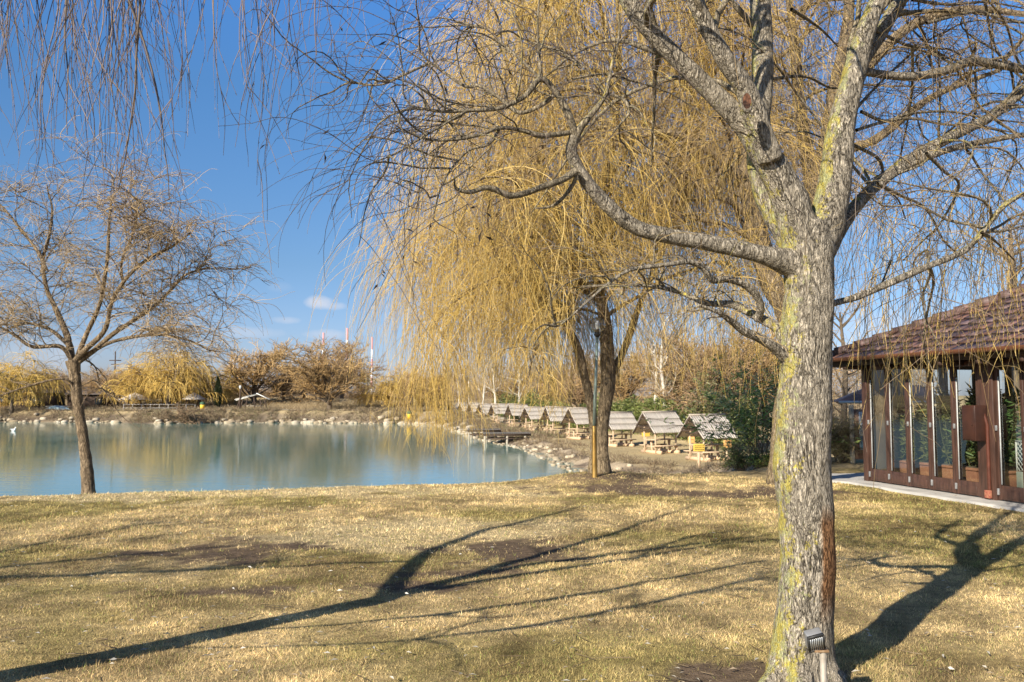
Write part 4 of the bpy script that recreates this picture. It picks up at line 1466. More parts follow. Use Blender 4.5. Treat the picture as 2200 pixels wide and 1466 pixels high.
# far-off wood that reads as one brown mass
ac = Acc()
n = 30000
px = rng.random(n) * 1250 - 120
Yw = 146 + 26 * rng.random(n)
top = 846 + 22 * fbm2(px, Yw, .012, 3) + 8 * fbm2(px, Yw, .06, 2, 3.0) - 8 * np.exp(-((px - 640) / 120) ** 2)
x = (px - 1100) / FPX * Yw
ztop = EYE + (850 - top) / FPX * Yw + .6
g0 = ground(x, Yw)
z0 = g0 + (ztop - g0) * rng.random(n) ** .8
Q = grow(np.stack([x, Yw, z0], 1), rdir(n, .1, 1), .6 + 1.2 * rng.random(n), 4, -.05, .05, .12)
ac.tubes(Q, np.linspace(.025, .012, 4)[None, :], 3, pal([(.34, .25, .17), (.28, .21, .15), (.42, .29, .16), (.25, .2, .15)], n, .25))
n = 15000   # the wood behind the shelters
px = 900 + 1100 * rng.random(n)
Yw = np.interp(px, [900, 1500, 2000], [132, 74, 58]) + 12 * rng.random(n)
top = np.interp(px, [900, 1100, 1400, 1700, 2000], [822, 808, 770, 760, 752]) + 22 * fbm2(px, Yw, .012, 3)
x = (px - 1100) / FPX * Yw
ztop = EYE + (850 - top) / FPX * Yw
g0 = ground(x, Yw)
z0 = g0 + (ztop - g0) * rng.random(n)
Q = grow(np.stack([x, Yw, z0], 1), rdir(n, .1, 1), .6 + 1.2 * rng.random(n), 4, -.05, .05, .12)
ac.tubes(Q, np.linspace(.018, .009, 4)[None, :], 3, pal([(.36, .28, .2), (.30, .23, .16), (.42, .31, .2)], n, .25))
tag(ac.build('distant_wood', M_twigfar), 'brown leafless woodland massed behind the lake and the shelters', 'woodland', kind='stuff')

# ivy and low evergreen cover behind the shelters
ac = Acc()
n = 40000
px = 1060 + 560 * rng.random(n)
t = (px - 1060) / 560
Yw = np.interp(px, [1060, 1300, 1500, 1620], [98, 66, 50, 44]) + 5 * rng.random(n)
x = (px - 1100) / FPX * Yw
g0 = ground(x, Yw)
hgt = 1.5 * (1.1 + .9 * fbm2(x, Yw, .45, 3) + .8 * np.exp(-((px - 1150) / 45) ** 2)).clip(.15, 3)
z = g0 + hgt * rng.random(n) ** .6
ac.leaves(np.stack([x, Yw, z], 1), rdir(n, -.2, .8), .16 + .12 * rng.random(n), .10, pal([(.17, .21, .055), (.24, .27, .08), (.11, .15, .04), (.30, .30, .11)], n, .3))
tag(ac.build('ivy_cover', M_leaf), 'green ivy and low evergreens carpeting the slope behind the shelters', 'ground cover', kind='stuff')

# dry reeds and rough grass on the banks
ac = Acc()
n = 42000
seg = rng.choice(len(LAKE) - 8, n) + 7
a, b_ = LAKE[seg], LAKE[np.minimum(seg + 1, len(LAKE) - 1)]
tt = rng.random((n, 1))
p = a + (b_ - a) * tt
d = nrm(b_ - a)
nn = np.stack([d[:, 1], -d[:, 0]], 1)
p = p + nn * (.5 + 3.2 * rng.random((n, 1)))
sd = lake_sd(p[:, 0], p[:, 1])
p = p[(sd > .6) & (p[:, 1] > 24) & ((p[:, 1] > 70) | (rng.random(len(p)) < .35)) & (fbm2(p[:, 0], p[:, 1], .7, 3) > -.15)]
n = len(p)
P0 = np.c_[p, ground(p[:, 0], p[:, 1]) - .02]
L = (.12 + .28 * rng.random(n)) * (1 + .6 * sst((p[:, 1] - 60) / 30))
Q = grow(P0, rdir(n, .35, 1), L, 3, 0, .2, .1)
ac.tubes(Q, (np.linspace(.006, .003, 3)[None, :] * (1 + p[:, 1:2] / 40)), 3, pal([(.28, .2, .13), (.36, .28, .17), (.2, .15, .1), (.44, .36, .24)], n, .2))
# extra tussocks on the far banks
n = 36000
seg = rng.integers(16, len(LAKE) - 2, n)
a, b_ = LAKE[seg], LAKE[seg + 1]
d = nrm(b_ - a)
p = a + (b_ - a) * rng.random((n, 1)) + np.stack([d[:, 1], -d[:, 0]], 1) * (.3 + 5.2 * rng.random((n, 1)))
p = p[(lake_sd(p[:, 0], p[:, 1]) > .5) & (fbm2(p[:, 0], p[:, 1], .5, 3) > -.2)]
n = len(p)
Q = grow(np.c_[p, ground(p[:, 0], p[:, 1]) - .02], rdir(n, .2, 1), .2 + .45 * rng.random(n) ** 2, 4, 0, .2, .12)
ac.tubes(Q, np.linspace(.02, .009, 4)[None, :], 3, pal([(.26, .19, .13), (.34, .26, .17), (.18, .14, .1), (.42, .34, .22), (.24, .24, .11)], n, .2))
# dry grass behind the far path
n = 16000
px = rng.random(n) * 1000 - 60
Yw = 116 + 16 * rng.random(n)
x = (px - 1100) / FPX * Yw
Q = grow(np.stack([x, Yw, ground(x, Yw)], 1), rdir(n, .5, 1), .35 + .5 * rng.random(n), 3, 0, .2, .1)
ac.tubes(Q, np.linspace(.02, .01, 3)[None, :], 3, pal([(.5, .4, .26), (.42, .33, .2), (.34, .26, .16)], n, .2))
tag(ac.build('bank_grass', M_blade), 'rough dry grass and dead reeds along the lake banks', 'grass', kind='stuff')

# ------------------------------------------------------------------ stones along the water
def rock_verts(s):
    v = []
    f = []
    n, m = 7, 9
    for i in range(n + 1):
        th = pi * i / n
        for j in range(m):
            a = 2 * pi * j / m
            v.append((sin(th) * cos(a), sin(th) * sin(a), cos(th)))
    v = np.array(v)
    k = 1 + .32 * fbm(v * 1.3 + s * 7.7, 2)
    v = v * k[:, None]
    v = np.sign(v) * np.abs(v) ** .8
    for i in range(n):
        for j in range(m):
            f.append((i * m + j, (i + 1) * m + j, (i + 1) * m + (j + 1) % m, i * m + (j + 1) % m))
    return v, np.array(f)


RV = [rock_verts(s) for s in range(8)]


def put_rock(ac, c, size, k, col):
    v, f = RV[k % 8]
    a = rng.random() * 6.28
    M3 = np.array([[cos(a), -sin(a), 0], [sin(a), cos(a), 0], [0, 0, 1]])
    ac.add((v * np.array(size)) @ M3.T + c, f, None, col)


ac = Acc()
for i in range(9, 28):
    a, b_ = LAKE[i], LAKE[(i + 1) % len(LAKE)]
    if i > 27: break
    ln = np.linalg.norm(b_ - a)
    dens = 7 if i < 17 else 9
    d = (b_ - a) / ln
    nn = np.array([d[1], -d[0]])
    for k in range(int(ln * dens)):
        if i >= 20 and fbm2(np.array([a[0] + k * .2]), np.array([a[1]]), .25, 2)[0] < -.55:
            continue
        off = -.15 + abs(rng.normal()) * (.55 if i < 17 else .75)
        p = a + d * (k + rng.random()) / dens + nn * off
        s = (.05 + .10 * rng.random() ** 2) if i < 17 else .07 + .38 * rng.random() ** 3.5
        z = max(gz(p[0], p[1]), WZ - .02)
        put_rock(ac, (p[0], p[1], z + s * .15), (s * (1 + .5 * rng.random()), s, s * .62), k, pal([(1, 1, 1), (.8, .76, .7), (.6, .55, .48)], 1)[0])
tag(ac.build('bank_stones', M_stone), 'pale limestone rubble lining the water edge all round the lake', 'stones', kind='stuff')
BL = [(1150, 968, 'pale boulder at the waterline right below the near jetty'), (1162, 962, 'white boulder on the bank close beside the near jetty'), (1183, 972, 'broad cream boulder just above the waterline, third from the jetty'),
      (1193, 968, 'small cream boulder leaning against the broad one'), (1176, 965, 'low flat white stone behind the broad cream boulder'),
      (1206, 967, 'upright white boulder under the shelter second left of the lamp'), (1222, 984, 'large white boulder at the waterline nearest the lamp post'),
      (1232, 982, 'rounded white boulder touching the largest one near the lamp post'), (1352, 1002, 'pale slab-like stone right of the twin trunk at the little inlet'),
      (1330, 1010, 'flat cream stone at the inlet just right of the twin trunk')]
for i, (px, py, lab) in enumerate(BL):
    g = gpos(px, py, 20)
    s = .12 + .06 * rng.random()
    ac = Acc()
    put_rock(ac, (0, 0, 0), (s * 1.4, s, s * .7), i, (1, .97, .9))
    o = ac.build('boulder', M_stone)
    o.location = (g[0], g[1], g[2] + .04)
    tag(o, lab, 'boulder', 'large pale boulders on the near bank')

# ------------------------------------------------------------------ picnic shelters and tables
def make_shelter():
    o = empty('picnic_shelter', (0, 0, 0))
    Lh, Wd, rid, eav = 1.10, .98, 2.17, 1.08
    # roof: three overlapping shingle courses a side
    ac = Acc()
    for sd_ in (-1, 1):
        for k in range(3):
            t0, t1 = k / 3 - .03, (k + 1) / 3 + .02
            ya, yb = sd_ * Wd * max(t0, -.0), sd_ * Wd * t1
            za, zb_ = rid - (rid - eav) * max(t0, 0) + .0, rid - (rid - eav) * t1
            off = .06
            nsh = 16
            for j in range(nsh):
                xa = -Lh + 2 * Lh * j / nsh + .0015
                xb = -Lh + 2 * Lh * (j + 1) / nsh - .0015
                jit = .012 * random.random()
                zb2_ = zb_ + off * .9
                col = .9 + .18 * random.random()
                top = [(xa, ya, za + .002), (xb, ya, za + .002), (xb, yb + sd_ * jit, zb2_), (xa, yb + sd_ * jit, zb2_)]
                bot = [(a, b, c - .028) for a, b, c in top]
                ac.add(top + bot, [(0, 1, 2, 3), (7, 6, 5, 4), (0, 4, 5, 1), (1, 5, 6, 2), (2, 6, 7, 3), (3, 7, 4, 0)], None, (col, col * .98, col * .95))
    ac.tubes([(-Lh - .02, 0, rid + .02), (Lh + .02, 0, rid + .02)], .04, 8, col=(.8, .75, .7), caps=True)
    ac.build('roof', M_wood_grey, o)
    ac = Acc()
    for xe in (-Lh + .03, Lh - .03):      # barge boards and rafters under each gable
        for sd_ in (-1, 1):
            ac.beam((xe, 0, rid - .07), (xe, sd_ * (Wd - .02), eav - .03), .05, .08)
        ac.beam((xe * .82, -.55, 1.32), (xe * .82, .55, 1.32), .06, .07)
    for yy_ in (-.5, .5):
        ac.beam((-Lh, yy_, 1.42), (Lh, yy_, 1.42), .07, .07)
    ac.build('rafter', M_wood_dark, o)
    for xe in (-.66, .66):
        for ye in (-.5, .5):
            ac = Acc()
            ac.tubes([(xe, ye, -.05), (xe, ye * 1.01, .7), (xe, ye, 1.4)], [.055, .05, .048], 10, caps=True)
            ac.build('post', M_wood_log, o, smooth=True)
            ac = Acc()
            for s_ in (-1, 1):
                ac.tubes([(xe, ye, 1.12), (xe + s_ * .1 * (1 if abs(xe) else 1), ye + s_ * .18, 1.36)], [.03, .028], 7, caps=True)
            ac.build('brace', M_wood_log, o, smooth=True)
    return o


def make_table():
    o = empty('picnic_table', (0, 0, 0))
    ac = Acc()
    for k in range(4):
        ac.box((0, -.28 + k * .187, .74), (1.75, .17, .045), col=(.95 + .1 * random.random(),) * 3)
    ac.build('table_top', M_wood_log, o)
    for s_ in (-1, 1):
        ac = Acc()
        ac.box((0, s_ * .66, .43), (1.75, .24, .05))
        ac.build('bench', M_wood_log, o)
    for s_ in (-1, 1):
        ac = Acc()
        ac.tubes([(s_ * .6, -.1, .03), (s_ * .6, 0, .4), (s_ * .6, .0, .72)], [.09, .06, .09], 8, caps=True)
        ac.box((s_ * .6, 0, .37), (.07, 1.4, .08))
        ac.build('leg', M_wood_log, o)
        ac = Acc()
        ac.tubes([(s_ * .6, -.85, .08), (s_ * .6, .85, .08)], [.10, .10], 10, col=(1.2, 1.15, 1.1), caps=True)
        for q in (-.66, .66):
            ac.tubes([(s_ * .6, q, .12), (s_ * .6, q, .42)], [.06, .06], 8, caps=True)
        ac.build('base_log', M_wood_log, o, smooth=True)
    return o


SH = [(1514, 988, 'nearest picnic shelter, shingle roof partly under the broad-leaved evergreen'), (1413, 972, 'second picnic shelter from the right, clear of any foliage'),
      (1322, 957, 'picnic shelter half hidden just right of the twin trunk'), (1243, 943, 'picnic shelter just left of the globe lamp post'),
      (1194, 934, 'second picnic shelter to the left of the lamp post'), (1146, 924, 'third picnic shelter to the left of the lamp post'),
      (1108, 918, 'fourth picnic shelter to the left of the lamp post'), (1073, 912, 'fifth picnic shelter to the left of the lamp post'),
      (1043, 907, 'sixth picnic shelter to the left of the lamp post'), (1021, 904, 'sixth picnic shelter counting from the far left end of the row'),
      (999, 901, 'third picnic shelter counting from the far left end'), (979, 899, 'second picnic shelter counting from the far end'),
      (962, 897, 'farthest picnic shelter, at the left end of the row')]
SH[9] = (1021, 904, 'fourth picnic shelter counting from the far left end')
proto_s, proto_t = make_shelter(), make_table()
PB = 3.12
for i, (px, py, lab) in enumerate(SH):
    Y_ = PB * FPX / (py - 850)
    x = fx(px + 4, Y_)
    z = EYE - PB
    gzv = gz(x, Y_)
    z = gzv if abs(gzv - z) < .5 else z
    rz = R_(27 + 3 * sin(i * 2.7))
    s = proto_s if i == 0 else copy_tree(proto_s)
    s.location = (x, Y_, z)
    s.rotation_euler = (R_(1.6 * sin(i * 5.1)), R_(1.3 * sin(i * 3.3)), rz)
    s.scale = (1 + .05 * sin(i * 1.9), 1 + .04 * sin(i * 4.2), 1 + .035 * sin(i * 2.3))
    tag(s, lab, 'shelter', 'row of shingle-roofed picnic shelters by the lake')
    tb = proto_t if i == 0 else copy_tree(proto_t)
    tb.location = (x, Y_, z)
    tb.rotation_euler = (0, 0, rz)
    tag(tb, 'log picnic table with benches under the ' + lab.split(',')[0].replace('picnic ', ''), 'picnic table', 'log picnic tables in the shelters')

# signboards by the nearest shelters
M_sign = mk('sign_yellow', (.55, .36, .05), (.66, .45, .09), 3, rough=.6)
M_sign2 = mk('sign_orange', (.66, .33, .1), (.74, .42, .16), 3, rough=.6)
M_ink = mk('sign_ink', (.05, .03, .02), (.07, .04, .02), 3, rough=.6)


def board_sign(px, py_base, py_top, py_bot, wpx, Y_, m, lab, tilt=0, rows=3):
    x = fx(px, Y_)
    g = gz(x, Y_)
    o = empty('sign_board', (x, Y_, g), R_(tilt), lab, 'sign')
    zt, zb_ = at(px, py_top, Y_)[2] - g, at(px, py_bot, Y_)[2] - g
    w = wpx / FPX * Y_
    ac = Acc()
    ac.tubes([(0, .06, -.2), (.02, .06, (zt + zb_) / 2)], [.075, .06], 10, caps=True)
    ac.build('post', M_wood_log, o, smooth=True)
    ac = Acc()
    ac.box((0, -.02, (zt + zb_) / 2), (w, .03, zt - zb_))
    bd = ac.build('panel', m, o, bevel=.006)
    ac = Acc()
    for r in range(rows):
        zz = zt - (zt - zb_) * (r + 1) / (rows + 1)
        xx = -w * .38
        while xx < w * .36:
            ww_ = w * (.05 + .09 * random.random())
            ac.box((xx + ww_ / 2, -.038, zz), (ww_, .004, (zt - zb_) * .09))
            xx += ww_ + w * .035
    ac.build('lettering', M_ink, bd)
    return o


board_sign(1499, 995, 954, 970, 24, 36.5, M_sign, 'yellow-green wooden sign with three lines of small writing before the nearest shelter')
board_sign(1560, 996, 946, 963, 17, 37.5, M_sign2, 'orange notice panel on a leaning round post right of the nearest shelter', 4, 2)
board_sign(1386, 960, 922, 938, 17, 48.5, M_sign, 'bright yellow notice panel behind the second nearest shelter', 0, 1)
board_sign(1483, 960, 938, 952, 14, 44.5, M_sign2, 'small orange panel seen under the gable of the nearest shelter', 0, 1)

# ------------------------------------------------------------------ jetties
def jetty(cx, cy, ang, Ln, Wd, zt, lab, piles):
    o = empty('jetty', (cx, cy, WZ), ang, lab, 'jetty', 'low wooden jetties')
    h = zt - WZ
    ac = Acc()
    nb = int(Ln / .16)
    for k in range(nb):
        ac.box((-Ln / 2 + (k + .5) * Ln / nb, 0, h + .01 * random.random()), (Ln / nb - .012, Wd, .05))
    ac.build('deck', M_jetty, o)
    ac = Acc()
    for s_ in (-1, 1):
        ac.box((0, s_ * (Wd / 2 - .1), h - .10), (Ln, .1, .14))
        ac.box((0, s_ * (Wd / 2 - .1), h - .38), (Ln * .9, .06, .09))
    ac.build('beam', M_wood_dark, o)
    for (a, b_) in piles:
        ac = Acc()
        ac.tubes([(a, b_, -.8), (a, b_, h - .03)], [.09, .085], 10, caps=True)
        ac.build('pile', M_pile, o, smooth=True)
    return o


jetty(fx(1088, 61), 61, R_(6), 3.4, 1.5, -1.06, 'near dark plank jetty running out from the shelter bank', [(-1.6, -.6), (-1.4, .6), (0, -.6), (0, .6), (1.3, -.6)])
jetty(fx(1040, 66), 66.5, R_(4), 2.6, 1.5, -1.02, 'far dark plank jetty, just beyond the other one', [(-1.2, -.6), (-1.0, .6), (1.1, -.6)])

# ------------------------------------------------------------------ lamp post
lp = (fx(1276, 17.6), 17.6)
lo = empty('lamp_post', (lp[0], lp[1], gz(*lp)), 0, 'green lamp post with clear glass globe and brass-coloured lower sleeve', 'lamp post')
M_brass = mk('brass_sleeve', (.35, .2, .05), (.5, .32, .1), 6, (1, 1, .3), rough=.35, metal=.7)
M_green = mk('green_pole', (.2, .27, .25), (.3, .38, .35), 5, (1, 1, .3), rough=.35, metal=.3)
zs = at(1276, 915, 17.6)[2] - lo.location.z
zt = at(1276, 722, 17.6)[2] - lo.location.z
ac = Acc(); ac.lathe([(.062, -.1), (.06, .02), (.055, .06), (.053, zs - .03), (.045, zs), (.0, zs + .001)], 20); ac.build('sleeve', M_brass, lo, smooth=True)
ac = Acc(); ac.tubes([(0, 0, zs - .02), (.035, 0, (zs + zt) / 2), (.075, 0, zt)], [.034, .032, .028], 16, caps=True); ac.build('pole', M_green, lo, smooth=True)
ac = Acc(); ac.lathe([(.0, zt - .03), (.035, zt - .03), (.075, zt + .03), (.08, zt + .045), (.05, zt + .05), (.05, zt + .14), (0, zt + .14)], 20, (.075, 0, 0)); lh = ac.build('lamp_holder', M_black, lo, smooth=True)
ac = Acc(); ac.lathe([(.02, zt + .13), (.035, zt + .18), (.04, zt + .24), (.03, zt + .3), (0, zt + .33)], 14, (.075, 0, 0)); ac.build('bulb', mk('frosted_bulb', (.8, .8, .78), (.85, .85, .82), 4, rough=.3), lh, smooth=True)
M_globe = bpy.data.materials.new('globe_glass')
N, L, b = nodes_of(M_globe)
N.remove(b)
tr_ = N.new('ShaderNodeBsdfTransparent'); tr_.inputs[0].default_value = (.86, .87, .86, 1)
gl_ = N.new('ShaderNodeBsdfGlossy'); gl_.inputs['Roughness'].default_value = .05
fr_ = N.new('ShaderNodeLayerWeight'); fr_.inputs[0].default_value = .3
ms_ = N.new('ShaderNodeMixShader')
L.new(fr_.outputs['Facing'], ms_.inputs[0]); L.new(tr_.outputs[0], ms_.inputs[1]); L.new(gl_.outputs[0], ms_.inputs[2])
mu_ = N.new('ShaderNodeMath'); mu_.operation = 'MULTIPLY'; mu_.inputs[1].default_value = .9
mu_.operation = 'MULTIPLY_ADD'; mu_.inputs[2].default_value = .10
L.new(fr_.outputs['Facing'], mu_.inputs[0]); L.new(mu_.outputs[0], ms_.inputs[0])
L.new(ms_.outputs[0], N['Material Output'].inputs[0])
ac = Acc()
rg = .175
ac.lathe([(rg * sin(a), zt + .045 + rg - rg * cos(a)) for a in np.linspace(.45, pi, 18)], 28, (.075, 0, 0))
ac.build('globe', M_globe, lo, smooth=True)

# ------------------------------------------------------------------ garden spotlight at the foot of the big willow
sp_y = 4.45
spx = at(1768, 1400, sp_y)
gs = gz(spx[0], sp_y)
so = empty('garden_spotlight', (spx[0], sp_y, gs), 0, 'small grey louvred spotlight on a short pipe in front of the lichen-covered trunk', 'spotlight')
ht = spx[2] - gs
ac = Acc(); ac.tubes([(0, 0, -.1), (0, 0, ht)], [.0165, .0165], 16, caps=True); ac.build('pipe', mk('pipe_grey', (.28, .24, .19), (.4, .36, .3), 20, rough=.6, metal=.2), so, smooth=True)
ac = Acc(); ac.box((-.012, 0, ht + .006), (.075, .045, .012)); ac.tubes([(-.03, 0, ht), (-.055, -.005, ht + .01), (-.06, 0, ht + .035)], [.006, .006, .006], 8); ac.build('bracket', mk('rusty_bracket', (.2, .11, .05), (.36, .26, .16), 30, rough=.8), so, bevel=.002)
ca, sa = cos(R_(-12)), sin(R_(-12))
tl = Matrix.Rotation(R_(-14), 3, 'Y') @ Matrix.Rotation(R_(25), 3, 'X')
tl = np.array(tl)
hc = np.array([-.048, -.005, ht + .065])
ac = Acc()
ac.box(hc, (.082, .05, .098), tl)
hd = ac.build('housing', M_plain_metal, so, bevel=.006)
ac = Acc()
for k in range(7):
    c = tl @ np.array([-.031 + k * .0103, -.031, -.004])
    ac.box(hc + c, (.0035, .014, .074), tl)
ac.build('louvre', mk('louvre_metal', (.5, .52, .52), (.6, .6, .6), 20, rough=.35, metal=.7), hd)
ac = Acc()
for (cx, cz, w, h_) in ((0, .045, .086, .010), (0, -.045, .086, .010), (-.040, 0, .008, .086), (.040, 0, .008, .086)):
    ac.box(hc + tl @ np.array([cx, -.030, cz]), (w, .014, h_), tl)
ac.build('rim', M_black, hd)

# ------------------------------------------------------------------ pavilion
BC = (7.55, 18.0)
zg = gz(7.3, 17.6) + .03
bang = math.atan2(-.970, .243)
bo_ = empty('pavilion', (BC[0], BC[1], zg), bang, 'brown timber pavilion with folding glass doors and tiled roof', 'building')
M_tim = mk('brown_stain', (.045, .024, .018), (.085, .043, .031), 4, (6, 6, .7), rough=.45, bump=.25, spec=.4)
M_tim2 = mk('dark_soffit', (.04, .025, .018), (.07, .04, .03), 4, (1, 6, 6), rough=.7)
M_frame = mk('grey_edge_trim', (.4, .42, .42), (.5, .52, .52), 6, rough=.4)
M_glass = bpy.data.materials.new('window_glass')
N, L, b = nodes_of(M_glass)
N.remove(b)
tr_ = N.new('ShaderNodeBsdfTransparent'); tr_.inputs[0].default_value = (.80, .84, .82, 1)
gl_ = N.new('ShaderNodeBsdfGlossy'); gl_.inputs['Roughness'].default_value = .01
fr_ = N.new('ShaderNodeLayerWeight'); fr_.inputs[0].default_value = .5
pw_ = N.new('ShaderNodeMath'); pw_.operation = 'POWER'; pw_.inputs[1].default_value = 3.0
L.new(fr_.outputs['Facing'], pw_.inputs[0])
ma_ = N.new('ShaderNodeMath'); ma_.operation = 'MULTIPLY_ADD'; ma_.inputs[1].default_value = .8; ma_.inputs[2].default_value = .13
L.new(pw_.outputs[0], ma_.inputs[0])
ms_ = N.new('ShaderNodeMixShader')
L.new(ma_.outputs[0], ms_.inputs[0]); L.new(tr_.outputs[0], ms_.inputs[1]); L.new(gl_.outputs[0], ms_.inputs[2])
L.new(ms_.outputs[0], N['Material Output'].inputs[0])
HB, HT, HW = .26, 2.36, 2.62      # sill, pane head and wall plate above the paving
DEP = 6.5                         # depth of the room
LEN = 11.0


def door(s0, s1, y=0.0):
    ac = Acc()
    w = .062
    ac.box(((s0 + w / 2), y, (.02 + HT + .08) / 2), (w, .06, HT + .06))
    ac.box(((s1 - w / 2), y, (.02 + HT + .08) / 2), (w, .06, HT + .06))
    ac.box(((s0 + s1) / 2, y + .001, .02 + HB / 2), (s1 - s0 - 2 * w, .056, HB - .02))
    ac.box(((s0 + s1) / 2, y - .02, .02 + HB * .42), (s1 - s0 - 2 * w - .1, .03, HB * .5))
    ac.box(((s0 + s1) / 2, y + .001, HT + .03), (s1 - s0 - 2 * w, .056, .10))
    d = ac.build('glass_door', M_tim, bo_, bevel=.005)
    ac = Acc()
    ac.add([(s0 + w, y + .012, HB), (s1 - w, y + .012, HB), (s1 - w, y + .012, HT - .02), (s0 + w, y + .012, HT - .02)], [(0, 1, 2, 3)])
    ac.build('pane', M_glass, d)
    ac = Acc()
    ac.box((s0 + w + .008, y - .012, (HB + HT) / 2 - .1), (.014, .02, HT - HB - .25))
    ac.build('edge_trim', M_frame, d)
    ac = Acc()
    ac.box((s0 + .02, y - .045, HB - .1), (.035, .03, .11))
    ac.box((s0 + .02, y - .045, 1.25), (.035, .03, .09))
    ac.build('hinge', M_plain_metal, d, bevel=.003)


edges = [.15, .75, 1.34, 1.95, 2.56, 3.17]
for a, b_ in zip(edges[:-1], edges[1:]):
    door(a + .006, b_ - .006)
edges = [3.52, 4.12, 4.72, 5.32, 5.92, 6.52]
for a, b_ in zip(edges[:-1], edges[1:]):
    door(a + .006, b_ - .006)
edges = [6.87, 7.47, 8.07, 8.67, 9.27, 9.87]
for a, b_ in zip(edges[:-1], edges[1:]):
    door(a + .006, b_ - .006)
for (c, w) in ((.07, .15), (3.345, .33), (6.695, .33), (10.02, .28)):
    ac = Acc()
    ac.box((c, .01, HW / 2), (w, .14, HW))
    ac.build('post', M_tim, bo_, bevel=.008)
ac = Acc()
ac.box((LEN / 2 - .5, .02, HT + .2), (LEN - 1, .16, .17)); ac.box((LEN / 2 - .5, -.02, HT + .31), (LEN - .6, .10, .08))
ac.build('header_beam', M_tim2, bo_, bevel=.006)
# pilaster boards and the pipe beside the box
ac = Acc()
ac.tubes([(3.40, -.09, .05), (3.40, -.09, 1.3), (3.36, -.12, 1.5)], [.03, .03, .03], 10)
ac.build('downpipe', mk('red_pipe', (.07, .024, .015), (.11, .036, .022), 8, rough=.4), bo_, smooth=True)
ac = Acc(); ac.box((3.38, -.10, .10), (.12, .06, .14)); ac.build('pipe_collar', mk('flaking_red_paint', (.22, .05, .04), (.35, .16, .09), 25, rough=.8), bo_, bevel=.01)
ac = Acc(); ac.box((3.24, -.20, 1.33), (.30, .26, .62)); bx_ = ac.build('meter_box', mk('red_brown_metal', (.035, .016, .012), (.055, .023, .016), 5, rough=.4), bo_, bevel=.01)
ac = Acc(); ac.box((3.24, -.335, 1.33), (.27, .012, .58)); ac.tubes([(3.34, -.36, 1.30), (3.34, -.34, 1.30)], [.012, .012], 10, caps=True); ac.build('box_door', bx_.data.materials[0], bx_, bevel=.003)
# plain walls at the far end and the back, with windows in the back wall
M_wallin = mk('inner_wall', (.14, .10, .07), (.20, .15, .10), 2, rough=.9)
ac = Acc()
ac.box((.02, .62, HW / 2), (.12, 1.0, HW)); ac.box((.02, DEP - .5, HW / 2), (.12, 1.0, HW)); ac.box((.02, DEP / 2 + .2, .35), (.11, DEP - 2.1, .7)); ac.box((.02, DEP / 2 + .2, HW - .12), (.11, DEP - 2.1, .24))
for k in range(1, 5):
    ac.box((.02, 1.12 + k * (DEP - 2.1) / 5, 1.55), (.10, .16, 1.7))
bk0, bk1 = 1.15, 2.2
ac.box((LEN / 2, DEP, bk0 / 2), (LEN, .12, bk0)); ac.box((LEN / 2, DEP, (bk1 + HW) / 2), (LEN, .12, HW - bk1))
for k in range(10):
    ac.box((.35 + k * 1.15, DEP, (bk0 + bk1) / 2), (.32, .11, bk1 - bk0))
ac.box((LEN, DEP / 2, HW / 2), (.12, DEP - .14, HW))
ac.build('wall', M_wallin, bo_)
ac = Acc(); ac.box((LEN / 2, DEP / 2, .0), (LEN, DEP - .15, .06)); ac.build('floor', M_concrete, bo_)
ac = Acc(); ac.box((LEN / 2, DEP / 2, HW + .04), (LEN + .3, DEP + .3, .06)); ac.build('ceiling', M_tim2, bo_)
# roof
EO = .62     # eave overhang
ze, pit = HW - .05, math.tan(R_(25))
x0, y0 = -2.0 + .0, -EO
RW = DEP + 2 * EO
x0 = -.75
x1 = LEN + .8


def tiles(ac, o0, u, v_in, length, rows, hip0, hip1, cw=.30, ch=.34):
    """o0 eave corner, u along the eave, v_in horizontal inward; courses step up the slope"""
    rise = math.sin(math.atan(pit))
    run = math.cos(math.atan(pit))
    for r in range(rows):
        d0, d1 = r * ch * run - (.05 if r == 0 else 0), (r + 1) * ch * run + .03
        a0 = hip0 * r * ch * run
        a1 = length - hip1 * r * ch * run
        n = max(1, int((a1 - a0) / cw))
        off = (r % 2) * cw * .5
        k = -1
        pos = a0 - off
        while pos < a1:
            l = max(pos, a0) + .003
            rt = min(pos + cw, a1) - .003
            pos += cw
            if rt - l < .03: continue
            za, zb_ = d0 * pit + .045 + .008 * random.random(), d1 * pit + .018
            sh0 = hip0 * (d1 - d0) if l < a0 + .02 else 0
            sh1 = hip1 * (d1 - d0) if rt > a1 - .02 else 0
            cc = .65 + .7 * random.random()
            tint = random.choice([(1, 1, 1), (1.05, .9, .85), (.85, .88, 1.0), (1.15, .95, .8)])
            col = tuple(cc * q for q in tint)
            pts = []
            for (aa, dd, zz) in ((l, d0, za), (rt, d0, za), (rt - sh1, d1, zb_), (l + sh0, d1, zb_)):
                p = o0 + u * aa + v_in * dd
                pts.append((p[0], p[1], p[2] + zz))
            low = [(p[0], p[1], p[2] - .03) for p in pts]
            ac.add(pts + low, [(0, 1, 2, 3), (7, 6, 5, 4), (0, 4, 5, 1), (1, 5, 6, 2), (2, 6, 7, 3), (3, 7, 4, 0)], None, col)


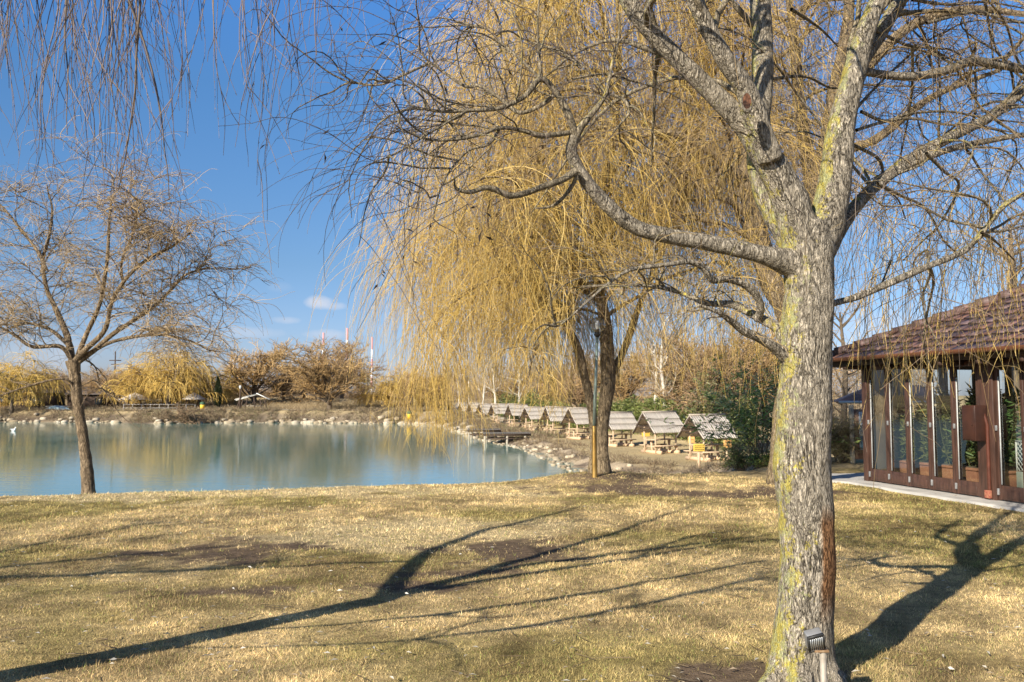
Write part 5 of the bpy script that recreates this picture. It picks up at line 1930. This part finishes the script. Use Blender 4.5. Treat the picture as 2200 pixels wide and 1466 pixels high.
M_tile = mk('roof_tile', (.085, .056, .052), (.155, .10, .092), 9, rough=.55, bump=.4, attr=True, spec=.35)
ac = Acc()
e0 = np.array([x0, y0, ze])
rows = int((RW / 2) / (.34 * math.cos(math.atan(pit))))
tiles(ac, e0, np.array([1., 0, 0]), np.array([0, 1., 0]), x1 - x0, rows + 1, 1, 0)
tiles(ac, np.array([x0, y0 + RW, ze]), np.array([0, -1., 0]), np.array([1., 0, 0]), RW, rows + 1, 1, 1)
tiles(ac, np.array([x1, y0 + RW, ze]), np.array([-1., 0, 0]), np.array([0, -1., 0]), x1 - x0, rows + 1, 0, 1)
rf = ac.build('roof', M_tile, bo_)
ac = Acc()     # hip and ridge caps, stepped
hz = RW / 2 * pit
for (A, B) in (((x0, y0, ze), (x0 + RW / 2, y0 + RW / 2, ze + hz)), ((x0, y0 + RW, ze), (x0 + RW / 2, y0 + RW / 2, ze + hz)), ((x0 + RW / 2, y0 + RW / 2, ze + hz), (x1, y0 + RW / 2, ze + hz))):
    A, B = np.array(A), np.array(B)
    Lh_ = np.linalg.norm(B - A)
    n = int(Lh_ / .40)
    for k in range(n):
        a = A + (B - A) * k / n
        b_ = A + (B - A) * (k + 1.12) / n
        P = np.array([a + [0, 0, .045], b_ + [0, 0, .015]])
        cc = .7 + .5 * random.random()
        ac.tubes(P, [.115, .10], 8, col=(cc, cc, cc), caps=True)
ac.build('ridge_cap', M_tile, rf)
ac = Acc()
ac.box(((x0 + x1) / 2, y0 + .09, ze - .06), (x1 - x0 - .1, .03, .16)); ac.box((x0 + .09, y0 + RW / 2, ze - .06), (.03, RW - .25, .16))
ac.box(((x0 + x1) / 2 + .1, y0 + EO / 2 + .1, ze - .10), (x1 - x0 - .4, EO - .15, .03))
ac.box((x0 + .45, y0 + RW / 2, ze - .115), (.6, RW - .4, .03))
for k in range(12):
    ac.box((.1 + k * .9, -.26, ze - .16), (.09, .56, .10))
ac.build('soffit', M_tim2, bo_)
ac = Acc()       # half-round gutters
gth = np.linspace(pi, 2 * pi, 9)
def gut(A, B, outv):
    A, B = np.array(A, float), np.array(B, float)
    up = np.array([0, 0, 1.])
    for rr_, fl in ((.075, False), (.068, True)):
        v = [p + outv * rr_ * cos(t_) + up * rr_ * sin(t_) for p in (A, B) for t_ in gth]
        ac.add(v, [(i, i + 1, 9 + i + 1, 9 + i) for i in range(8)])
gut((x0 - .08, y0 - .07, ze + .035), (x1, y0 - .07, ze + .035), np.array([0, 1., 0]))
gut((x0 - .07, y0 - .08, ze + .03), (x0 - .07, y0 + RW, ze + .03), np.array([1., 0, 0]))
ac.build('gutter', mk('copper_gutter', (.17, .07, .04), (.25, .11, .065), 3, (.3, 4, 4), rough=.35, metal=.35), bo_, smooth=True)

# paving round the pavilion, laid as a sheet over the ground
bm = Matrix.Translation((BC[0], BC[1], 0)) @ Matrix.Rotation(bang, 4, 'Z')
def loc2w(s, d): 
    v = bm @ Vector((s, d, 0)); return v.x, v.y
ac = Acc()
ss = np.linspace(-1.1, 11, 60)
vv = []
for d in np.linspace(-.66, 0, 5):
    for s in ss:
        e = d - (.9 * sst((-s + .2) / 1.4) * (1 if d == -.66 else abs(d) / .66))
        x, y = loc2w(s, e)
        vv.append((x, y, gz(x, y) + .035 if s < -.6 else zg + .006 + (gz(x, y) + .035 - zg - .006) * 0))
n = len(ss)
q = [(r * n + i, r * n + i + 1, (r + 1) * n + i + 1, (r + 1) * n + i) for r in range(4) for i in range(n - 1)]
m0 = len(vv)
# kerb face down to the lawn
for s in ss:
    e = -.66 - .9 * sst((-s + .2) / 1.4)
    x, y = loc2w(s, e)
    vv.append((x, y, gz(x, y) - .08))
q += [(m0 + i, m0 + i + 1, i + 1, i) for i in range(n - 1)]
ac.add(vv, q)
vv = []
for s in np.linspace(-2.4, -.02, 14):
    for d in np.linspace(0.0, 3.5, 14):
        x, y = loc2w(s, d)
        vv.append((x, y, gz(x, y) + .03))
ac.add(vv, [(i * 14 + j, i * 14 + j + 1, (i + 1) * 14 + j + 1, (i + 1) * 14 + j) for i in range(13) for j in range(13)])
tag(ac.build('pavement', M_concrete), kind='structure')

# planters and plants inside
M_terra = mk('terracotta', (.30, .13, .08), (.38, .18, .11), 5, rough=.8)


def bamboo(s, d, h, n, lab, cols, long=False):
    w = loc2w(s, d + .12)
    o = empty('planter', (w[0], w[1], zg + .03), bang, lab, 'potted plant', 'planters behind the glass doors')
    ac = Acc()
    wd_ = .26
    ac.box((0, 0, .20), (.46, .34, .40), taper=1.12)
    ac.box((0, 0, .41), (.56, .42, .05))
    ac.build('pot', M_terra, o, bevel=.012)
    ac = Acc()
    ac.box((0, 0, .437), (.46, .34, .02)); ac.build('soil', M_soil, o)
    k = 12
    P0 = np.c_[rng.normal(size=k) * .1, .06 + rng.normal(size=k) * .05, np.full(k, .4)]
    st_ = grow(P0, nrm(rdir(k, .93, 1)), h * (.7 + .4 * rng.random(k)), 10, -.05, .02, .035)
    ac = Acc(); ac.tubes(st_, np.linspace(.009, .004, 10)[None, :], 5, (.2, .2, .08)); ac.build('stem', M_leaf, o)
    n = int(n * 1.5)
    A, T0, _ = sample(st_, n, .12, 1)
    A = A[A[:, 1] > -.12]; n = len(A); T0 = T0[:n]
    ac = Acc()
    ac.leaves(A, nrm([0, .25, 0] + T0 * .3 + rdir(n, -.6, .5)), .16 + .16 * rng.random(n), .028 + .016 * rng.random(n), pal(cols, n, .25))
    ac.build('foliage', M_leaf, o)


LG = [(.12, .22, .07), (.2, .3, .1), (.08, .14, .05), (.3, .36, .16)]
LO = [(.2, .22, .06), (.28, .27, .09), (.12, .14, .04)]
bamboo(.55, .5, 1.25, 500, 'leafy potted plant behind the first glass door from the pavilion corner', LO)
bamboo(1.15, .5, 1.2, 600, 'leafy potted plant behind the second glass door from the corner', LO)
bamboo(1.72, .48, 1.5, 800, 'yellowish potted bamboo behind the third glass door from the corner', LO)
bamboo(2.32, .48, 1.45, 800, 'dense potted bamboo behind the fourth glass door', LO + LG)
bamboo(2.92, .46, 1.5, 900, 'bright green potted oleander behind the fifth glass door beside the meter box', LG)
bamboo(3.9, .9, 1.5, 700, 'dark green potted plant behind the white lattice right of the meter box', LG)
bamboo(4.6, .6, 1.4, 600, 'potted plant behind the glass doors at the right edge', LG)
# lattice planter box
w = loc2w(3.95, .35)
o = empty('lattice_screen', (w[0], w[1], zg + .03), bang, 'low white lattice screen on a pale box inside the glass, right of the meter box', 'lattice screen')
ac = Acc(); ac.box((0, 0, .24), (.78, .05, .46)); ac.build('panel', mk('pale_panel', (.32, .36, .3), (.4, .43, .37), 3, rough=.7), o, bevel=.005)
ac = Acc()
for k in range(-6, 12):
    a, b_ = np.array([-.38 + k * .07, 0, .48]), np.array([-.38 + k * .07 + .4, 0, .98])
    for fl in (1, -1):
        p, q_ = a * [fl, 1, 1], b_ * [fl, 1, 1]
        t0, t1 = 0, 1
        dx = q_[0] - p[0]
        lo_, hi_ = sorted(((-.39 - p[0]) / dx, (.39 - p[0]) / dx))
        lo_, hi_ = max(0, lo_), min(1, hi_)
        if hi_ - lo_ > .05:
            ac.beam(p + (q_ - p) * lo_ + [0, .006 * fl, 0], p + (q_ - p) * hi_ + [0, .006 * fl, 0], .008, .012, up=(0, 1, 0))
ac.box((0, 0, .99), (.8, .03, .03)); ac.box((-.39, 0, .73), (.02, .03, .5)); ac.box((.39, 0, .73), (.02, .03, .5))
ac.build('lattice', M_whitepaint, o)

# ------------------------------------------------------------------ behind the pavilion corner: info board, little hut, dead shrub
x = fx(1842, 24.5)
o = empty('information_board', (x, 24.5, gz(x, 24.5)), R_(-12), 'roofed wooden board with a pale blue map panel left of the pavilion corner', 'notice board')
ac = Acc()
for s_ in (-1, 1):
    ac.box((s_ * .5 + .3, 0, .85), (.12, .12, 1.7))
ac.build('post', M_pile, o, bevel=.01)
ac = Acc(); ac.box((.3, 0, .85), (.9, .05, 1.45)); ac.build('panel', mk('brown_board', (.2, .12, .09), (.28, .18, .13), 4, (6, 6, 1), rough=.8), o)
ac = Acc(); ac.box((.33, -.035, .95), (.66, .012, 1.1)); mpn = ac.build('map_sheet', mk('map_print', (.55, .62, .66), (.7, .74, .74), 4, rough=.4), o)
ac = Acc()
ac.box((.33, -.045, .62), (.6, .006, .36)); ac.build('map_lake', mk('map_blue', (.2, .42, .58), (.28, .5, .64), 5, rough=.4), mpn)
ac = Acc()
for k in range(7):
    ac.box((.28 - .04 * (k % 3), -.045, 1.42 - k * .075), (.4 - .06 * (k % 3), .006, .018))
ac.build('map_text', M_ink, mpn)
x = fx(1858, 33)
o = empty('garden_hut', (x, 33, gz(x, 33)), R_(-15), 'small hut with brown tiled roof far behind the information board', 'hut')
ac = Acc(); ac.box((.5, 0, .8), (2.2, 1.8, 1.6)); ac.build('wall', mk('hut_wall', (.25, .2, .15), (.35, .28, .2), 3, rough=.9), o)
zr = at(1830, 862, 33)[2] - gz(x, 33)
ac = Acc()
v = [(-1.1, -1.4, zr), (2.6, -1.4, zr), (2.6, 1.4, zr), (-1.1, 1.4, zr), (.2, 0, zr + .62), (2.0, 0, zr + .62)]
ac.add(v + [(a, b_, c - .05) for a, b_, c in v], [(0, 1, 5, 4), (2, 3, 4, 5), (0, 6, 7, 1), (1, 7, 8, 2), (2, 8, 9, 3), (3, 9, 6, 0), (9, 8, 7, 6)], [(1, 2, 5), (3, 0, 4)])
ac.build('roof', M_tile, o)
ac = Acc(); ac.tubes([(-1.15, -1.45, zr - .03), (2.6, -1.45, zr - .03)], .05, 8, caps=True); ac.build('gutter', M_plain_metal, o, smooth=True)


def shrub(name, px, py, Y_, wpx, hpx, n, cols, label, cat='shrub', dead=False, minz=0, leafL=.1, leafW=.03, drop=0.3):
    x = fx(px, Y_)
    g = gz(x, Y_)
    o = empty(name, (x, Y_, g), 0, label, cat)
    w, h = wpx / FPX * Y_ / 2, hpx / FPX * Y_
    k = 26
    P0 = np.c_[rng.normal(size=(k, 2)) * w * .15, np.zeros(k)]
    st_ = grow(P0, nrm(rdir(k, .3, 1) * [w / h, w / h, 1]), h * (.7 + .35 * rng.random(k)), 9, -.02, .08, .12)
    S0, T0, _ = sample(st_, k * 6, .2, 1)
    s2 = grow(S0, nrm(T0 + rdir(k * 6, -.4, .8)), .35 * h * (.4 + .8 * rng.random(k * 6)), 6, -.01, .12, .12)
    ac = Acc()
    ac.tubes(st_, np.linspace(.012, .005, 9)[None, :] * max(1, Y_ / 22), 5, (.22, .15, .09))
    ac.tubes(s2, np.linspace(.006, .003, 6)[None, :] * max(1, Y_ / 22), 4, pal([(.3, .22, .13)], k * 6))
    ac.build('stem', M_strand, o)
    ac = Acc()
    A, T0, _ = sample(np.concatenate([s2, st_[:, 3:9]], 0), n, .1, 1)
    if dead:
        Q = grow(A, nrm(T0 + rdir(n, -.4, .5)), .12 + .25 * rng.random(n), 5, .05, .25, .12)
        ac.tubes(Q, np.linspace(.0045, .003, 5)[None, :] * max(1, Y_ / 22), 3, pal(cols, n, .2))
        ac.build('twigs', M_strand, o)
    else:
        A = A + rng.normal(size=A.shape) * .04
        kp = A[:, 2] > minz + .3 * rng.random(n)
        A, T0 = A[kp], T0[kp]; n = len(A)
        ac.leaves(A, nrm(T0 * .4 + rdir(n, -drop - .4, .5)), leafL * (.6 + .8 * rng.random(n)), leafW * (.7 + .6 * rng.random(n)), pal(cols, n, .3))
        ac.build('foliage', M_leaf, o)
    return o


EV = [(.28, .38, .09), (.38, .46, .12), (.2, .28, .07), (.5, .54, .2), (.6, .58, .28)]  # lightened leaf colours stand in for sun blocked by the willow crown
shrub('evergreen_tree', 1634, 1000, 27.5, 132, 255, 2500, EV, 'broad-leaved evergreen with drooping glossy leaves left of the big trunk', 'tree', leafL=.20, leafW=.06, minz=.9)
shrub('evergreen_shrub', 1535, 990, 50.0, 120, 170, 2600, [(.2, .2, .08), (.28, .26, .12), (.12, .13, .04)], 'olive-green tall shrub behind the nearest shelter roof', leafL=.2, leafW=.09)
shrub('feathery_shrub', 1585, 985, 31.0, 60, 70, 1500, [(.3, .33, .1), (.4, .42, .16), (.2, .24, .07)], 'light green feathery shrub right of the orange notice panel', leafL=.16, leafW=.03)
shrub('creeping_shrub', 1632, 1020, 24.0, 130, 34, 2400, [(.26, .32, .06), (.36, .38, .09), (.16, .2, .04)], 'low spreading green shrub at the foot of the big trunk beyond the lawn', leafL=.09, leafW=.03)
shrub('creeping_shrub', 1575, 1028, 25.5, 60, 26, 1100, [(.32, .34, .09), (.42, .4, .13), (.2, .22, .05)], 'small yellow-green creeping shrub left of the low spreading one', leafL=.08, leafW=.03)
shrub('dry_shrub', 1500, 1020, 31.5, 74, 62, 1500, [(.36, .28, .2), (.28, .21, .15), (.45, .36, .26)], 'tangled leafless shrub below the yellow-green sign', dead=True)
shrub('dry_shrub', 1445, 1020, 32.5, 60, 36, 900, [(.36, .28, .2), (.28, .21, .15)], 'low leafless tangle on the bank below the second shelter', dead=True)
shrub('arching_shrub', 1805, 985, 25.0, 96, 110, 3800, [(.42, .34, .2), (.34, .27, .15), (.3, .28, .1)], 'straw-coloured arching shrub between the big trunk and the information board', dead=True)
shrub('green_shrub', 1838, 900, 38.0, 70, 60, 1600, [(.16, .2, .06), (.24, .26, .1)], 'green shrub under the garden hut roof', leafL=.14, leafW=.06)
shrub('bank_bush', 400, 905, 104.0, 90, 50, 1500, [(.27, .17, .1), (.35, .24, .14), (.2, .14, .09)], 'brown bush on the spit of the far shore above the water', dead=True)

# ------------------------------------------------------------------ far shore things
def chimney(px, top, w, D, lab, k):
    x = fx(px, D)
    o = empty('chimney', (x, D, 0), 0, lab, 'chimney', 'red and white industrial chimneys on the horizon')
    H = (850 - top) / FPX * D + EYE
    r = w / 2 / FPX * D
    bands = [.88, 1.0] if k == 0 else [.9, 1.0]
    seg = 20 / FPX * D
    z = H
    i = 0
    while z > -5:
        z2 = max(z - seg * (1.0 if i else 1.3), -6)
        ac = Acc()
        ac.lathe([(r * (1 + .15 * (H - z2) / H), z2), (r * (1 + .15 * (H - z) / H), z)] + ([(0, z)] if i == 0 else []), 20)
        ac.build('red_band' if i % 2 == 0 else 'white_band', M_redband if i % 2 == 0 else M_whiteband, o, smooth=True)
        z = z2
        i += 1


chimney(694, 715, 4, 1500, 'left one of three red and white striped chimneys on the horizon', 0)
chimney(745, 705, 4.4, 1450, 'middle and tallest-looking of three red and white striped chimneys', 1)
chimney(799, 725, 4, 1550, 'right one of three red and white striped chimneys, clear of the trees', 2)

# leaning rail shelter (open A-frame)
x, Y_ = fx(545, 114), 114
o = empty('rail_shelter', (x, Y_, gz(x, Y_)), R_(8), 'open leaning pole shelter on the far shore below the broad pale tree', 'shelter')
ac = Acc()
for (a, b_) in (((-2, -.6, 0), (-1.6, -.6, 1.5)), ((-1, -.6, 0), (-.6, -.6, 1.5)), ((.4, -.6, 0), (.2, -.6, 1.6)), ((1.3, -.6, 0), (1.0, -.6, 1.3)), ((1.8, .5, 0), (1.4, .5, 1.4)), ((-1.7, .5, 0), (-1.4, .5, 1.4))):
    ac.tubes([a, b_], .08, 7, caps=True)
ac.build('post', M_wood_dark, o)
ac = Acc()
ac.beam((-2.3, -.7, 1.3), (.6, -.2, 2.1), .35, .08); ac.beam((.5, -.2, 2.15), (2.3, -.7, 1.35), .35, .08); ac.beam((-2.3, .7, 1.2), (.6, .2, 2.0), .35, .08)
ac.build('roof_pole', M_whitepaint, o)
ac = Acc()
ac.box((0, 0, .45), (2.6, .5, .08)); ac.build('bench', M_pile, o)
# thatched gazebo
for (px, Y_, lab, w) in ((292, 116, 'small pale-roofed hut on the far shore right of the leaning trunk', 1.9), (418, 118, 'little brown thatched gazebo beside the dark green column tree', 1.4)):
    x = fx(px, Y_)
    o = empty('gazebo', (x, Y_, gz(x, Y_)), R_(10), lab, 'gazebo')
    ac = Acc()
    ac.lathe([(w * 1.1, 1.35), (w * 1.12, 1.45), (w * .5, 2.0), (0, 2.35)], 8)
    ac.build('roof', M_wood_grey, o)
    for k in range(4):
        ac = Acc()
        a = pi / 4 + k * pi / 2
        ac.tubes([(w * .8 * cos(a), w * .8 * sin(a), -.1), (w * .8 * cos(a), w * .8 * sin(a), 1.45)], .07, 7, caps=True)
        ac.build('post', M_wood_dark, o)
# white railing
x0_, Y_ = fx(300, 113), 113
o = empty('railing', (x0_, Y_, gz(x0_, Y_)), R_(0), 'long pale railing along the far shore left of the spit', 'railing')
for k in range(9):
    ac = Acc()
    ac.box((-2 + k * 1.2, 0, .4), (.05, .05, .8))
    ac.build('post', M_concrete, o)
ac = Acc(); ac.box((2.8, -.05, .78), (9.8, .05, .05)); ac.box((2.8, -.05, .3), (9.8, .05, .05)); ac.build('rail', M_concrete, o)
# bins
for (px, Y_, lab) in ((437, 112, 'yellow litter bin on the far shore left of the pole'), (880, 103.5, 'yellow litter bin with dark top at the right end of the far shore')):
    x = fx(px, Y_)
    o = empty('litter_bin', (x, Y_, gz(x, Y_)), 0, lab, 'bin')
    ac = Acc(); ac.lathe([(.0, 0.02), (.26, .02), (.32, .75), (.3, .76)], 14); ac.build('body', M_yellowbin, o, smooth=True)
    ac = Acc(); ac.lathe([(.33, .72), (.35, .76), (.33, 1.0), (.12, 1.12), (0, 1.12)], 14); ac.build('lid', mk('bin_lid', (.04, .09, .05), (.06, .12, .07), 4), o, smooth=True)
# slim posts
for (px, Y_, top, lab, cr_) in ((517, 113, 828, 'slim dark lamp post with pale head on the far shore', False), (247, 128, 755, 'dark wooden utility pole with crossbars on the far shore', True)):
    x = fx(px, Y_)
    g = gz(x, Y_)
    h = at(px, top, Y_)[2] - g
    o = empty('utility_pole' if cr_ else 'lamp_post', (x, Y_, g), 0, lab, 'utility pole' if cr_ else 'lamp post')
    ac = Acc(); ac.tubes([(0, 0, -.1), (0, 0, h - (.0 if cr_ else .5))], [.14, .09], 8, caps=True); ac.build('pole', M_wood_dark, o, smooth=True)
    ac = Acc()
    if cr_:
        ac.box((0, 0, h - 1.4), (1.8, .12, .14)); ac.box((0, 0, h - 2.0), (1.2, .12, .12)); ac.build('crossbar', M_wood_dark, o)
    else:
        ac.lathe([(.05, h - .5), (.16, h - .3), (.16, h - .1), (0, h)], 10); ac.build('lamp_head', M_whitepaint, o, smooth=True)
# sheds at the far left
for (px, Y_, w, h, lab, c1) in ((60, 122, 9, 2.6, 'long dark brown shed across the lake at the left', 0), (205, 124, 6, 2.3, 'low dark shed behind the hanging golden shoots, right of the leaning trunk', 1)):
    x = fx(px, Y_)
    o = empty('shed', (x, Y_, gz(x, Y_) - .1), R_(5), lab, 'shed')
    ac = Acc(); ac.box((0, 0, h / 2), (w, 4, h)); ac.build('wall', M_wood_dark, o)
    ac = Acc()
    v = [(-w / 2 - .4, -2.4, h - .1), (w / 2 + .4, -2.4, h - .1), (w / 2 + .4, 2.4, h - .1), (-w / 2 - .4, 2.4, h - .1), (-w / 2 - .4, 0, h + 1.1), (w / 2 + .4, 0, h + 1.1)]
    ac.add(v, [(0, 1, 5, 4), (2, 3, 4, 5)], [(1, 2, 5), (3, 0, 4)])
    ac.build('roof', mk('shed_roof', (.12, .10, .09), (.2, .17, .15), 2, rough=.9), o)
    for k in (-1, 1):
        ac = Acc(); ac.box((k * w * .25, -2.03, 1.3), (w * .2, .05, 1.1)); ac.build('window', mk('dark_window', (.02, .025, .03), (.03, .035, .04), 2, rough=.1), o)
# overturned boat
x, Y_ = fx(126, 114), 114
o = empty('rowing_boat', (x, Y_, gz(x, Y_) + .02), R_(10), 'pale blue upturned rowing boat on the far bank left of the leaning trunk', 'boat')
ac = Acc()
K = 16
vv = []
for i in range(K + 1):
    t = -1 + 2 * i / K
    wv_ = .62 * (1 - abs(t) ** 2.6) + .02
    for a in np.linspace(0, pi, 9):
        vv.append((t * 1.6, wv_ * cos(a), .06 + .5 * (1 - .25 * t * t) * sin(a) * (wv_ / .64) ** .5))
ac.add(vv, [(i * 9 + j, i * 9 + j + 1, (i + 1) * 9 + j + 1, (i + 1) * 9 + j) for i in range(K) for j in range(8)])
ac.build('hull', mk('boat_blue', (.3, .45, .52), (.4, .55, .6), 3, rough=.5), o, smooth=True)
ac = Acc(); ac.tubes([(-1.5, 0, .5), (0, 0, .6), (1.5, 0, .5)], .03, 6, caps=True); ac.build('keel', M_whitepaint, o)

# gull on the water at the left
gx, gy = fx(34, 82), 82
o = empty('gull', (gx, gy, WZ), R_(-20), 'white gull resting on the lake at the far left', 'bird')
ac = Acc()
P, rr = spline([(-.34, 0, .16), (-.22, 0, .12), (-.05, 0, .09), (.12, 0, .11), (.2, 0, .2), (.24, 0, .31), (.30, 0, .35), (.37, 0, .345)], [.012, .06, .125, .12, .07, .045, .055, .012], 30)
ac.tubes(P, rr, 14, caps=True)
bd = ac.build('body', mk('gull_white', (.78, .78, .76), (.85, .85, .84), 4, rough=.7), o, smooth=True)
ac = Acc(); ac.tubes([(.35, 0, .345), (.43, 0, .325)], [.016, .004], 8, caps=True); ac.build('beak', M_yellowbin, bd)
for s_ in (-1, 1):
    ac = Acc()
    P, rr = spline([(.08, s_ * .10, .15), (-.1, s_ * .125, .16), (-.28, s_ * .06, .17), (-.42, s_ * .02, .18)], [.03, .06, .035, .008], 16)
    ac.tubes(P, rr, 8, caps=True); ac.build('wing', mk('gull_grey', (.42, .44, .46), (.5, .52, .54), 4, rough=.7), bd, smooth=True)
print('scene built, objects:', len(bpy.data.objects))
